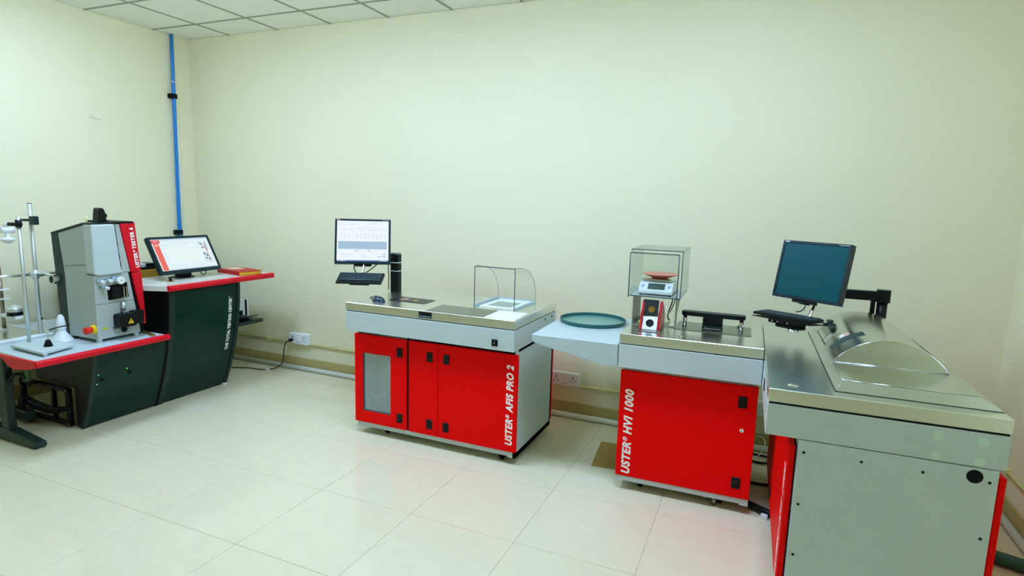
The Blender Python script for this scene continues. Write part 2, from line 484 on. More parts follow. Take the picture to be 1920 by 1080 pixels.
t.part('cord', MB().tube([(-4.073, YB-0.075, 0.30), (-4.10, YB-0.115, 0.285), (-4.15, YB-0.09, 0.20), (-4.16, YB-0.085, 0.10), (-4.19, YB-0.10, 0.03), (-4.25, 4.13, 0.006), (-4.36, 4.07, 0.006), (-4.46, 4.08, 0.006), (-4.56, 4.03, 0.006), (-4.70, 3.98, 0.006)], 0.0045, 8, 3), M_BLACK)
t.part('cable_tag', MB().box(-4.285, -4.245, 4.095, 4.115, 0.0, 0.014, bev=0.003), M_WPL)

# ------------------------------------------------------------------ shared little parts
def latch(t, parent, x, y, z, axis='-y'):
    """black quarter-turn latch: recessed frame with a paddle (sub-parts of a door)"""
    b = MB()
    if axis == '-y':
        b.box(x-0.023, x+0.023, y-0.003, y+0.002, z-0.033, z+0.033, bev=0.0015)
        b.box(x-0.016, x+0.016, y-0.006, y-0.002, z-0.027, z+0.010, bev=0.0015)
    else:
        b.box(x-0.003, x+0.002, y-0.023, y+0.023, z-0.033, z+0.033, bev=0.0015)
        b.box(x-0.006, x-0.002, y-0.016, y+0.016, z-0.027, z+0.010, bev=0.0015)
    return t.part('latch', b, M_BLACK, parent)
def castor(t, x, y, zt=0.055):
    c = t.part('castor', MB().lathe([(0.0, -0.012), (0.022, -0.012), (0.025, -0.008), (0.025, 0.008), (0.022, 0.012), (0.0, 0.012)], (x, y, 0.0255), 18, 'x'), M_BLACKM)
    t.part('castor_fork', MB().box(x-0.02, x-0.014, y-0.012, y+0.018, 0.02, zt).box(x+0.014, x+0.02, y-0.012, y+0.018, 0.02, zt).box(x-0.022, x+0.022, y-0.016, y+0.024, zt-0.006, zt), M_BLACK, c)
def vtext(t, parent, body, xr, y, z0, length, height, m=M_WHITE, bold=0.042, shear=0.22):
    """lettering read bottom to top on a face towards -y; xr = baseline (right side)"""
    me = text_mesh(body, m, lambda u, v, w: (xr-v, y-w, z0+u), length, height, shear, bold)
    return t.rawmesh('lettering', me, parent, 'white lettering running up the door')

def monitor(name, label, centre, yaw, tilt, w, h, depth, bez, screen_m, on):
    t = Thing(name, label, 'monitor', centre, yaw, tilt, local=True)
    f = MB()
    d = 0.014
    f.box(-w/2, w/2, -d, depth*0.45, h/2-bez, h/2, bev=0.002)
    f.box(-w/2, w/2, -d, depth*0.45, -h/2, -h/2+bez*1.15, bev=0.002)
    f.box(-w/2, -w/2+bez, -d, depth*0.45, -h/2+bez*1.15, h/2-bez, bev=0.001)
    f.box(w/2-bez, w/2, -d, depth*0.45, -h/2+bez*1.15, h/2-bez, bev=0.001)
    t.part('bezel', f, M_BEZEL)
    t.part('back_cover', MB().box(-w/2+0.012, w/2-0.012, depth*0.3, depth*0.7, -h/2+0.012, h/2-0.012, bev=0.008).box(-w*0.3, w*0.3, depth*0.6, depth, -h*0.32, h*0.32, bev=0.012), M_BLACK)
    s = t.part('screen', MB().box(-w/2+bez, w/2-bez, -d+0.004, -d+0.008, -h/2+bez*1.15, h/2-bez), screen_m)
    return t, s, d
def patch(t, s, name, d, x0, x1, z0, z1, m, lift=0.0008):
    t.part(name, MB().box(x0, x1, -d+0.004-lift, -d+0.0042, z0, z1), m, s)
def keyboard(name, label, loc, yaw, tilt, w, dep, group=None):
    t = Thing(name, label, 'keyboard', loc, yaw, tilt, local=True, group=group)
    t.part('case', MB().prism([(-dep/2, -0.009), (dep/2, -0.009), (dep/2, 0.012), (-dep/2, 0.004)], 'x', -w/2, w/2, bev=0.002), M_BLACK)
    k = MB(); rows = 5; nk = 15
    for r in range(rows):
        y = dep/2-0.016-r*(dep-0.03)/rows
        zt = 0.004+0.008*(y+dep/2)/dep
        for i in range(nk):
            x = -w/2+0.012+(i+0.5)*(w-0.024)/nk
            if r == rows-1 and 3 < i < 9: continue
            k.box(x-0.0078, x+0.0078, y-0.0078, y+0.0078, zt-0.001, zt+0.005)
        if r == rows-1:
            k.box(-w/2+0.012+4*(w-0.024)/nk, -w/2+0.012+9*(w-0.024)/nk, y-0.0078, y+0.0078, zt-0.001, zt+0.005)
    t.part('keys', k, mat('key_caps', (44, 68, 72), 0.4), kind='stuff')
    return t

# ------------------------------------------------------------------ the middle machine: fibre tester on castors
ZT, ZP, ZB = 0.96, 0.905, 0.765       # table top, under the plate, under the grey band
AX0, AX1, AY0, AY1 = -2.587, -1.328, 3.19, 3.955
A = Thing('fibre_tester', 'red and grey fibre testing machine with window door and steel top', 'machine', (-1.96, 3.6, 0))
A.part('table_plate', MB().box(AX0, AX1, AY0, AY1, ZP, ZT, bev=0.002), M_STEEL, label='brushed steel table plate')
A.part('plate_gap', MB().box(AX0+0.006, AX1-0.006, AY0+0.006, AY1-0.006, ZP-0.008, ZP), M_BLACKM)
band = A.part('grey_band', MB().box(AX0, AX1, AY0, AY1, ZB, ZP-0.006, bev=0.002), M_GREY)
CX0, CX1, CY0 = -2.567, -1.336, 3.292
cab = MB()
cab.box(CX0, CX0+0.018, CY0, AY1-0.02, 0.05, ZB)
cab.box(CX1-0.018, CX1, CY0-0.016, AY1-0.02, 0.05, ZB)
cab.box(CX0, CX1, AY1-0.04, AY1-0.02, 0.05, ZB)
cab.box(CX0, CX1, CY0, AY1-0.02, 0.05, 0.085)
cab.box(CX0, CX1, CY0, AY1-0.02, ZB-0.02, ZB)
cab.box(-2.15, -2.125, CY0, AY1-0.02, 0.05, ZB)
A.part('cabinet_body', cab, M_GREY)
A.part('plinth', MB().prism([(CX0+0.01, 0.088), (CX0+0.01, 0.05), (CX0+0.05, 0.05), (CX0+0.055, 0.062), (CX1-0.055, 0.062), (CX1-0.05, 0.05), (CX1, 0.05), (CX1, 0.088)], 'y', CY0-0.016, CY0+0.01), M_GREY)
A.part('compartment', MB().box(-2.549, -2.15, 3.52, 3.53, 0.085, 0.745), M_COMP)
A.part('hose', MB().tube([(-2.548, 3.40, 0.265), (-2.50, 3.40, 0.23), (-2.44, 3.40, 0.20), (-2.38, 3.40, 0.16), (-2.30, 3.40, 0.11)], 0.006, 8), M_WPL)
A.part('hose', MB().tube([(-2.33, 3.40, 0.42), (-2.37, 3.40, 0.33), (-2.41, 3.40, 0.27), (-2.45, 3.40, 0.245), (-2.49, 3.40, 0.238)], 0.008, 8), M_WPL)
A.part('hose_clip', MB().box(-2.385, -2.355, 3.39, 3.41, 0.43, 0.52, bev=0.004), M_WPL)
DY0, DY1 = 3.268, 3.289
ZD0, ZD1 = 0.09, 0.728
# window door
wx0, wx1, wz0, wz1 = -2.508, -2.277, 0.176, 0.597
dr = MB()
dr.box(-2.576, wx0, DY0, DY1, ZD0, ZD1, bev=0.002)
dr.box(wx1, -2.147, DY0, DY1, ZD0, ZD1, bev=0.002)
dr.box(wx0-0.003, wx1+0.003, DY0, DY1, wz1, ZD1, bev=0.002)
dr.box(wx0-0.003, wx1+0.003, DY0, DY1, ZD0, wz0, bev=0.002)
d1 = A.part('door', dr, M_RED, label='red door with a tall glass window')
A.part('window_pane', MB().box(wx0-0.002, wx1+0.002, DY1-0.012, DY1-0.008, wz0-0.002, wz1+0.002), M_GLASSW, d1)
A.part('window_seal', MB().box(wx0, wx0+0.006, DY0+0.004, DY1, wz0, wz1).box(wx0, wx1, DY0+0.004, DY1, wz0, wz0+0.005), M_EDGE, d1)
A.part('door_gap', MB().box(-2.148, -2.128, CY0-0.010, CY0+0.001, 0.09, ZB-0.02), M_BLACKM)
d2 = A.part('door', MB().box(-2.129, -1.903, DY0, DY1, ZD0, ZD1, bev=0.002), M_RED)
d3 = A.part('door', MB().box(-1.899, -1.332, DY0, DY1, ZD0, ZD1, bev=0.002), M_RED, label='wide red door with white lettering')
for d, x in ((d1, -2.2), (d2, -1.965), (d3, -1.838)):
    for z in (0.634, 0.168): latch(A, d, x, DY0, z)
vtext(A, d3, 'USTER® AFIS PRO 2', -1.360, DY0, 0.135, 0.525, 0.044)
for x, y in ((-1.45, 3.335), (-2.36, 3.36), (-1.45, 3.86), (-2.45, 3.86)): castor(A, x, y, 0.06)
A.part('hinge_strip', MB().box(CX1-0.002, CX1+0.002, CY0-0.014, CY0-0.008, 0.45, 0.66), M_DGREEN)
A.part('rear_door', MB().box(CX0+0.1, CX1-0.0, AY1-0.019, AY1+0.004, ZD0, ZD1, bev=0.002), M_RED)
hd = A.part('handle_recess', MB().box(-2.003, -1.906, AY0-0.0012, AY0+0.002, 0.912, 0.953, bev=0.0008), M_BLACK)
A.part('handle_lip', MB().box(-1.998, -1.911, AY0-0.003, AY0, 0.914, 0.928, bev=0.001), mat('teal_grey_plastic', (70, 100, 108), 0.3), hd)
sw = A.part('power_switch', MB().box(-1.479, -1.437, AY0-0.004, AY0+0.002, 0.79, 0.833, bev=0.002), M_BLACK)
A.part('switch_rocker', MB().box(-1.470, -1.446, AY0-0.008, AY0-0.003, 0.798, 0.825, bev=0.002), M_BLACKM, sw)
A.part('switch_symbol', MB().box(-1.460, -1.456, AY0-0.0086, AY0-0.0078, 0.808, 0.814), M_WHITE, sw)
for y in (3.735, 3.865):
    A.part('socket_hole', MB().cyl((AX1-0.002, y, 0.876), (AX1+0.0012, y, 0.876), 0.009), M_BLACKM)
A.part('dark_cover_plate', MB().prism([(-1.955, 3.197), (-1.545, 3.205), (-1.555, 3.45), (-1.975, 3.445)], 'z', ZT, ZT+0.0015), M_STEELD)
A.part('white_feed_plate', MB().prism([(-1.541, 3.203), (-1.336, 3.2), (-1.352, 3.465), (-1.551, 3.452)], 'z', ZT, ZT+0.0015), M_WPL)
fr_ = A.part('feed_tray', MB().box(-1.735, -1.48, 3.53, 3.88, ZT, ZT+0.006, bev=0.002), M_WPL)
A.part('feed_opening', MB().box(-1.69, -1.52, 3.56, 3.75, ZT+0.006, ZT+0.0075), mat('feed_opening_grey', (150, 165, 150), 0.4), fr_)
# acrylic hood: two side sheets, a curved back, dark cut edges
hx0, hx1 = -1.765, -1.470
prof = []
N = 18
for i in range(N+1):
    a = PI/2*i/N
    prof.append((3.53+0.375*math.sin(a)**0.9, ZT+0.012+0.262*math.cos(a)**0.85))
hood = A.part('acrylic_hood', (lambda m: ([m.quad((hx0, p[0], p[1]), (hx1, p[0], p[1]), (hx1, q[0], q[1]), (hx0, q[0], q[1])) for p, q in zip(prof, prof[1:])], m)[1])(MB()), M_CLEAR, label='clear curved acrylic hood')
for x in (hx0, hx1):
    b = MB(); pts = [(x, 3.512, ZT+0.012), (x, 3.512, ZT+0.272)]+[(x, p[0], p[1]) for p in prof]
    b.bm.faces.new([b.bm.verts.new(p) for p in pts])
    A.part('hood_side', b, M_CLEAR, hood)
    A.part('hood_edge', MB().tube([(x, 3.512, ZT+0.002), (x, 3.511, ZT+0.274)], 0.0028, 6, 0), M_EDGE, hood)
    A.part('hood_rim', MB().tube([(x, 3.511, ZT+0.274)]+[(x, p[0], p[1]) for p in prof[1:]], 0.0013, 6, 0), M_EDGE, hood)
    A.part('hood_foot', MB().box(x-0.005, x+0.005, 3.512, 3.90, ZT, ZT+0.012), mat('pale_clear_foot', (170, 196, 204), 0.2), hood)
A.part('hood_edge', MB().tube([(hx0, 3.511, ZT+0.274), (hx1, 3.511, ZT+0.274)], 0.0028, 6, 0), M_EDGE, hood)
A.part('hood_foot', MB().box(hx0, hx1, 3.895, 3.905, ZT, ZT+0.012), mat('pale_clear_foot', (170, 196, 204), 0.2), hood)
# things lying on it
t = Thing('mouse', 'dark blue-black computer mouse on the steel table plate', 'mouse', (-2.415, 3.33, ZT), R(-15), local=True)
b = MB(); b2 = bmesh.new(); bmesh.ops.create_uvsphere(b2, u_segments=20, v_segments=12, radius=1)
for v in b2.verts:
    v.co = Vector((v.co.x*0.058, v.co.y*0.034, max(v.co.z, 0)*0.036))
for f in b2.faces: f.smooth = True
b._join(b2); ms = t.part('shell', b, mat('mouse_blue_black', (16, 48, 66), 0.25))
t.part('wheel', MB().cyl((-0.030, -0.004, 0.030), (-0.030, 0.004, 0.030), 0.007, n=14), M_BLACKM)
t.part('cord', MB().tube([(-0.055, 0, 0.012), (-0.085, 0.01, 0.006), (-0.12, 0.03, 0.003), (-0.16, 0.05, 0.003), (-0.17, 0.12, 0.003)], 0.0025, 6), M_BLACK)
t = Thing('leaflet', 'thin black printed leaflet lying beside the mouse', 'leaflet', (-2.235, 3.475, ZT))
lf = t.part('sheet', MB().prism([(-2.384, 3.405), (-2.092, 3.405), (-2.10, 3.565), (-2.392, 3.57)], 'z', ZT+0.0005, ZT+0.003), mat('leaflet_black', (24, 26, 20), 0.35))
t.part('picture', MB().prism([(-2.33, 3.45), (-2.27, 3.45), (-2.275, 3.53), (-2.335, 3.53)], 'z', ZT+0.003, ZT+0.0034), mat('leaflet_red', (150, 110, 100), 0.4, noise=0.4, nscale=30), lf)
t.part('picture', MB().prism([(-2.23, 3.46), (-2.19, 3.465), (-2.20, 3.51), (-2.235, 3.505)], 'z', ZT+0.003, ZT+0.0034), mat('leaflet_gold', (170, 140, 40), 0.4, noise=0.3, nscale=30), lf)

# monitor arm, monitor and keyboard at the back left of that machine
mc = Vector((-2.716, 3.555, 1.346)); my, mt = R(32.7), R(-15.5)
t = Assembly(A, 'monitor_arm')
t.part('post', MB().prism(rrect(-2.622, -2.552, 3.76, 3.82, 0.012), 'z', 0.70, 1.245), M_BLACK)
t.part('post_cap', MB().prism(rrect(-2.62, -2.554, 3.762, 3.818, 0.012), 'z', 1.245, 1.255), mat('cap_grey', (110, 120, 118), 0.4))
t.part('mounting_bracket', MB().box(-2.62, -2.588, 3.75, 3.83, 0.70, 0.90), M_BLACK)
for z in (1.18, 1.115):
    t.part('cable_tie', MB().prism(rrect(-2.6235, -2.5505, 3.7585, 3.8215, 0.012), 'z', z, z+0.005), M_WPL)
t.part('cord', MB().tube([(-2.625, 3.755, 1.24), (-2.632, 3.752, 1.15), (-2.626, 3.752, 1.08), (-2.63, 3.754, 0.97)], 0.0035, 6), M_BLACK)
t.part('swing_arm', MB().tube([(-2.59, 3.79, 1.22), (-2.68, 3.68, 1.25), (-2.735, 3.60, 1.32)], 0.018, 10), M_BLACK)
t.part('keyboard_rod', MB().tube([(-2.705, 3.57, 1.30), (-2.690, 3.53, 1.18), (-2.670, 3.49, 1.125)], 0.009, 10), M_CHROME)
t.part('keyboard_bracket', MB().box(-0.07, 0.07, -0.05, 0.06, -0.030, -0.011, bev=0.003).box(-0.09, 0.09, 0.03, 0.06, -0.022, -0.010).xform(Matrix.Translation((-2.63, 3.41, 1.093)) @ Matrix.Rotation(R(23.5), 4, 'Z') @ Matrix.Rotation(R(19), 4, 'X')), M_BLACK)
t.part('cable_loop', MB().tube([(-2.76, 3.51, 1.19), (-2.75, 3.49, 1.15), (-2.72, 3.48, 1.118), (-2.69, 3.48, 1.112)], 0.004, 6).tube([(-2.60, 3.58, 1.19), (-2.64, 3.53, 1.14), (-2.67, 3.49, 1.112)], 0.004, 6), M_BLACK)
W, Hh = 0.40, 0.336
t, s, d = monitor('monitor', 'lit black monitor showing a white table page with grey band', mc, my, mt, W, Hh, 0.055, 0.0145, emit('screen_white', (238, 246, 255), 0.98), True)
t.part('hinge_plate', MB().box(-0.062, 0.062, 0.0, 0.03, -Hh/2-0.014, -Hh/2+0.004, bev=0.002), M_BLACK)
x0, x1 = -W/2+0.0145, W/2-0.0145
patch(t, s, 'screen_band', d, x0+0.01, x1-0.012, -0.058, 0.0, emit('screen_bluegrey', (170, 200, 226), 0.9))
patch(t, s, 'screen_taskbar', d, x0, x1, -Hh/2+0.0167, -Hh/2+0.027, emit('screen_taskbar_blue', (60, 100, 150), 0.9))
tx = MB()
def dash(mbx, x, z, wd, ht=0.003): mbx.box(x, x+wd, -d+0.0030, -d+0.0041, z, z+ht)
for (x, z, wd) in ((-0.17, 0.124, 0.035), (-0.10, 0.126, 0.04), (0.055, 0.136, 0.04), (0.168, 0.136, 0.006), (-0.035, 0.1, 0.06), (0.06, 0.1, 0.07), (-0.15, 0.085, 0.07), (-0.03, 0.082, 0.05), (0.04, 0.085, 0.13), (-0.15, -0.098, 0.09), (-0.02, -0.099, 0.035), (-0.14, -0.112, 0.05), (-0.01, -0.12, 0.03)): dash(tx, x, z, wd, 0.0022)
for cxk in (-0.155, -0.13, -0.10, -0.04, -0.012, 0.018, 0.046, 0.075, 0.105, 0.13, 0.16):
    for q in range(5): dash(tx, cxk-0.006, 0.055-q*0.008, 0.010, 0.0022)
t.part('screen_text', tx, emit('screen_text_grey', (190, 200, 212), 0.9), s, kind='stuff')
for x in (-0.06, 0.03): patch(t, s, 'screen_button', d, x, x+0.03, -0.075, -0.066, emit('screen_button_grey', (206, 214, 220), 0.9))
for x, z in ((0.142, -0.10), (0.108, -0.118), (0.142, -0.118)): patch(t, s, 'screen_button', d, x, x+0.026, z, z+0.01, emit('screen_button_grey', (206, 214, 220), 0.9))
for x in (-0.178, -0.160, -0.148, -0.134): patch(t, s, 'screen_icon', d, x, x+0.007, -Hh/2+0.019, -Hh/2+0.025, emit('screen_white2', (230, 240, 255), 0.9), 0.0012)
patch(t, s, 'screen_clock', d, 0.125, 0.175, -Hh/2+0.020, -Hh/2+0.023, emit('screen_white2', (230, 240, 255), 0.9), 0.0012)
t.rawmesh('lettering', text_mesh('NEC', M_WPL, lambda u, v, w: (-W/2+0.012+u, -d-w, Hh/2-0.0105+v), 0.026, 0.006, 0, 0.03))
t.part('model_print', MB().box(W/2-0.06, W/2-0.013, -d-0.0004, -d+0.0005, Hh/2-0.0095, Hh/2-0.0065), mat('grey_print_light', (170, 184, 190), 0.5))
keyboard('keyboard', 'compact black keyboard on the bracket below the lit monitor', (-2.63, 3.41, 1.093), R(23.5), R(20), 0.322, 0.14, 'compact keyboards')

# ------------------------------------------------------------------ second machine: unit with balance and side shelf
RZ = R(1.2)
P1 = (-0.318, 3.2, 0.0)
B = Thing('fibre_tester', 'red and grey machine with one lettered red door and side shelf', 'machine', P1, RZ)
bx0, bx1, by0, by1 = -0.692, 0.055, 3.2, 3.955
B.part('table_plate', MB().box(bx0, bx1, by0, by1, ZP, ZT, bev=0.002), M_STEEL, label='brushed steel table plate')
B.part('plate_gap', MB().box(bx0+0.006, bx1-0.006, by0+0.006, by1-0.006, ZP-0.008, ZP), M_BLACKM)
B.part('grey_band', MB().box(bx0, bx1, by0, by1, ZB, ZP-0.006, bev=0.002), M_GREY)
B.part('cabinet_body', MB().box(bx0+0.01, bx1-0.012, 3.302, by1-0.02, 0.05, ZB), M_GREY)
B.part('plinth', MB().prism([(bx0+0.008, 0.088), (bx0+0.008, 0.05), (bx0+0.04, 0.05), (bx0+0.045, 0.062), (bx1-0.055, 0.062), (bx1-0.05, 0.05), (bx1-0.008, 0.05), (bx1-0.008, 0.088)], 'y', 3.284, 3.31), M_GREY)
d1 = B.part('door', MB().box(bx0+0.004, bx1-0.006, 3.28, 3.301, ZD0, ZD1, bev=0.002), M_RED)
latch(B, d1, -0.024, 3.28, 0.637); latch(B, d1, -0.024, 3.28, 0.176)
B.part('lock', MB().cyl((-0.017, 3.276, 0.48), (-0.017, 3.282, 0.48), 0.011), M_CHROME, d1)
B.part('keyhole', MB().box(-0.0185, -0.0155, 3.2755, 3.277, 0.474, 0.486), M_BLACKM, d1)
vtext(B, d1, 'USTER® HVI 1000', -0.608, 3.28, 0.108, 0.512, 0.046)
for x, y in ((-0.55, 3.37), (-0.1, 3.37), (-0.55, 3.86), (-0.1, 3.86)): castor(B, x, y, 0.055)
B.part('foot_screw', MB().cyl((-0.13, 3.33, 0.0), (-0.13, 3.33, 0.05), 0.013, n=12).cyl((-0.19, 3.34, 0.03), (-0.16, 3.34, 0.04), 0.01, n=10), M_STEELD)
B.part('side_shelf', MB().prism([(-1.214, 0.897), (-0.698, 0.897), (-0.696, 0.764), (-0.785, 0.764), (-1.19, 0.842), (-1.214, 0.858)], 'y', 3.2, 3.955, bev=0.004), M_GREYD, label='tapered light grey side shelf')
B.part('blank_plug', MB().lathe([(0.0, 0.004), (0.013, 0.004), (0.016, 0.002), (0.016, 0.0)], (-0.373, 3.285, ZT), 18), M_CHROME)
B.part('screw', MB().cyl((-0.45, 3.70, ZT), (-0.45, 3.70, ZT+0.003), 0.006, n=10), M_BLACK)
pr = B.part('press_plate', MB().prism([(-0.428, 3.472), (-0.008, 3.472), (-0.008, 3.735), (-0.428, 3.725)], 'z', ZT, ZT+0.003), M_STEELD)
for x in (-0.380, -0.064):
    B.part('press_post', MB().cyl((x, 3.578, ZT), (x, 3.578, 1.036), 0.0125, n=18), M_CHROME, pr)
B.part('press_bar', MB().prism(rrect(-0.400, -0.044, 3.545, 3.61, 0.03), 'z', 1.034, 1.058, bev=0.001), M_BLACK, pr)
B.part('press_block', MB().box(-0.277, -0.167, 3.545, 3.605, 0.978, 1.036, bev=0.004).box(-0.279, -0.165, 3.54, 3.60, 0.963, 0.982, bev=0.003), M_BLACK, pr)
B.part('press_spring', MB().tube([(-0.27+0.01*i, 3.537, 0.967+0.006*(i % 2)) for i in range(11)], 0.0016, 5, 1), M_CHROME, pr)
B.part('press_knob', MB().cyl((-0.068, 3.70, ZT+0.003), (-0.068, 3.70, ZT+0.012), 0.018, n=16), M_BLACK, pr)
for x in (-0.33, -0.13): B.part('screw', MB().cyl((x, 3.60, ZT+0.003), (x, 3.60, ZT+0.005), 0.006, n=10), M_CHROME, pr)

# round tray on the side shelf
t = Thing('round_tray', 'round dark teal tray with a low rim on the grey shelf', 'tray', (-0.99, 3.72, 0.897), local=True)
t.part('rim', MB().lathe([(0.214, 0.0), (0.217, 0.024), (0.213, 0.025), (0.209, 0.003)], (0, 0, 0), 48, close=True), M_TEAL)
t.part('base', MB().lathe([(0.0, 0.001), (0.212, 0.001), (0.212, 0.004), (0.0, 0.004)], (0, 0, 0), 48), M_TEALI)

# fibre sampler block
t = Thing('fibre_sampler', 'small red sampler block with round dark hole on black plate', 'sampler', (-0.56, 3.36, ZT), RZ)
pl = t.part('base_plate', MB().prism([(-0.637, 3.305), (-0.483, 3.305), (-0.487, 3.62), (-0.637, 3.62)], 'z', ZT, ZT+0.004), M_STEELD)
for x, y in ((-0.625, 3.318), (-0.495, 3.318), (-0.497, 3.40)): t.part('screw', MB().cyl((x, y, ZT+0.004), (x, y, ZT+0.006), 0.005, n=10), M_CHROME, pl)
z0 = ZT+0.004
for xa in (-0.618, -0.518):
    t.part('cheek', MB().prism([(3.345, z0), (3.56, z0), (3.585, z0+0.04), (3.54, z0+0.10), (3.46, z0+0.155), (3.425, z0+0.15), (3.395, z0+0.07), (3.37, z0+0.06)], 'x', xa+0.003, xa+0.016, bev=0.002), M_REDC)
    t.part('cheek_band', MB().prism([(3.366, z0+0.06), (3.40, z0+0.075), (3.42, z0+0.105), (3.38, z0+0.09)], 'x', xa+0.002, xa+0.0165), mat('deep_red', (150, 0, 16), 0.35))
fp = t.part('front_plate', MB().prism([(3.35, z0+0.002), (3.365, z0+0.002), (3.405, z0+0.068), (3.39, z0+0.070)], 'x', -0.600, -0.518), mat('plate_white_reflection', (232, 240, 244), 0.3, 0.4))  # white base colour carries the bright reflection of a chrome plate
def tilt_disc(r, th, yy, zz, ang, x):
    m = MB().cyl((0, 0, 0), (0, th, 0), r, n=24)
    return m.xform(Matrix.Translation((x, yy, zz)) @ Matrix.Rotation(ang, 4, 'X'))
t.part('hole', tilt_disc(0.023, 0.002, 3.3675, z0+0.037, R(-30), -0.559), M_BLACKM, fp)
fl_ = t.part('flap', MB().prism([(3.397, z0+0.072), (3.41, z0+0.07), (3.445, z0+0.160), (3.43, z0+0.164)], 'x', -0.612, -0.522, bev=0.002), mat('flap_dark', (34, 44, 48), 0.25))
t.part('flap_window', tilt_disc(0.019, 0.003, 3.4075, z0+0.110, R(-21), -0.559), mat('amber', (130, 92, 20), 0.3), fl_)
t = Thing('sponge_roll', 'small yellow-green foam roll beside the sampler block', 'foam roll', (-0.652, 3.50, ZT))
t.part('roll', MB().lathe([(0.0, -0.03), (0.009, -0.03), (0.0125, -0.024), (0.0125, 0.024), (0.009, 0.03), (0.0, 0.03)], (0, 0, 0), 16).xform(Matrix.Translation((-0.640, 3.53, ZT+0.0135)) @ Matrix.Rotation(R(82), 4, 'X') @ Matrix.Rotation(R(0), 4, 'Y')), mat('yellow_foam', (214, 206, 110), 0.7))
t.part('band', MB().lathe([(0.0131, -0.006), (0.0131, 0.006)], (0, 0, 0), 16).xform(Matrix.Translation((-0.640, 3.542, ZT+0.0138)) @ Matrix.Rotation(R(82), 4, 'X')), mat('green_band', (120, 150, 30), 0.6))

# balance shield on steel legs
t = Thing('balance_shield', 'clear box shield with dark edges on two steel legs', 'draught shield', (-0.56, 3.65, ZT), RZ)
sx0, sx1, sy0, sy1, sz0, sz1 = -0.708, -0.415, 3.46, 3.86, 1.142, 1.415
th = 0.004
def frame_edges(tt, parent, segs, r=0.0026, m=M_EDGE):
    for a, b_ in segs: tt.part('edge', MB().tube([a, b_], r, 6, 0), m, parent)
tp = t.part('top_pane', MB().box(sx0, sx1, sy0, sy1, sz1-th, sz1), M_CLEAR)
t.part('side_pane', MB().box(sx0, sx0+th, sy0, sy1, sz0, sz1-th), M_CLEAR)
t.part('side_pane', MB().box(sx1-th, sx1, sy0, sy1, sz0, sz1-th), M_CLEAR)
t.part('back_pane', MB().box(sx0+th, sx1-th, sy1-th, sy1, sz0, sz1-th), M_CLEAR)
bp_ = t.part('floor_pane', MB().box(sx0, sx1, sy0, sy1, sz0-0.006, sz0), mat('shield_floor', (170, 186, 186), 0.25))
frame_edges(t, tp, [((sx0, sy0, sz1), (sx1, sy0, sz1)), ((sx1, sy0, sz0), (sx1, sy0, sz1)), ((sx0, sy0, sz0-0.003), (sx1, sy0, sz0-0.003)), ((sx0, sy0, sz1), (sx0, sy0, sz1-0.012))])
frame_edges(t, tp, [((sx0, sy1, sz1), (sx1, sy1, sz1)), ((sx1, sy1, sz0), (sx1, sy1, sz1)), ((sx1, sy0, sz1), (sx1, sy1, sz1)), ((sx0, sy0, sz1), (sx0, sy1, sz1)), ((sx0, sy1, sz0), (sx0, sy1, sz1)), ((sx0+0.004, sy0, sz0), (sx0+0.004, sy1, sz0)), ((sx1, sy0, sz0), (sx1, sy1, sz0))], 0.0012, mat('pale_acrylic_edge', (120, 150, 146), 0.25))
fd = t.part('front_slider', MB().box(sx0-0.006, sx1-0.016, sy0-0.012, sy0-0.008, sz0-0.01, sz1-0.020), M_CLEAR)
frame_edges(t, fd, [((sx0-0.005, sy0-0.01, sz0-0.012), (sx0-0.005, sy0-0.01, sz1-0.020)), ((sx0-0.005, sy0-0.01, sz1-0.020), (sx1-0.016, sy0-0.01, sz1-0.020)), ((sx1-0.018, sy0-0.01, sz0-0.006), (sx1-0.018, sy0-0.01, sz1-0.020))], 0.0034)
t.part('leg', MB().box(-0.690, -0.685, 3.485, 3.75, ZT+0.002, sz0-0.006).box(-0.690, -0.645, 3.485, 3.75, ZT, ZT+0.003), mat('zinc_sheet', (150, 158, 138), 0.45, 0.55))
lg = t.part('leg', MB().prism([(3.485, ZT+0.002), (3.53, ZT+0.002), (3.545, 1.04), (3.66, 1.09), (3.72, sz0-0.006), (3.485, sz0-0.006)], 'x', -0.440, -0.435).box(-0.475, -0.435, 3.485, 3.535, ZT, ZT+0.003), mat('zinc_sheet', (150, 158, 138), 0.45, 0.55))
t.part('bolt', MB().cyl((-0.460, 3.51, ZT+0.003), (-0.460, 3.51, ZT+0.007), 0.007, n=12), M_CHROME, lg)
t.part('cord', MB().tube([(-0.47, 3.60, 1.135), (-0.475, 3.62, 1.09), (-0.50, 3.66, 1.02), (-0.505, 3.70, 0.975), (-0.49, 3.70, 0.966)], 0.004, 6).tube([(-0.455, 3.60, 1.135), (-0.462, 3.62, 1.09), (-0.49, 3.66, 1.02)], 0.003, 6), M_BLACK)
# balance inside the shield
bz = sz0
t = Thing('lab_balance', 'white digital balance with grey display inside the clear box', 'balance', (-0.565, 3.60, bz), RZ)
bd = t.part('housing', MB().prism([(3.500, bz+0.008), (3.76, bz+0.008), (3.76, bz+0.074), (3.575, bz+0.074), (3.558, bz+0.070), (3.500, bz+0.028)], 'x', -0.664, -0.466, bev=0.004), M_WPL)
def slope(a, lift=0.0): return (3.500+0.058*a-0.58*lift, bz+0.028+0.042*a+0.81*lift)
t.part('display', MB().prism([slope(0.18, -0.001), slope(0.90, -0.001), slope(0.90, 0.001), slope(0.18, 0.001)], 'x', -0.612, -0.512), mat('display_grey', (66, 92, 88), 0.2), bd)
for x in (-0.642, -0.488):
    t.part('key', MB().prism([slope(0.4, -0.001), slope(0.7, -0.001), slope(0.7, 0.0012), slope(0.4, 0.0012)], 'x', x-0.008, x+0.008), mat('key_blue_grey', (160, 176, 196), 0.4), bd)
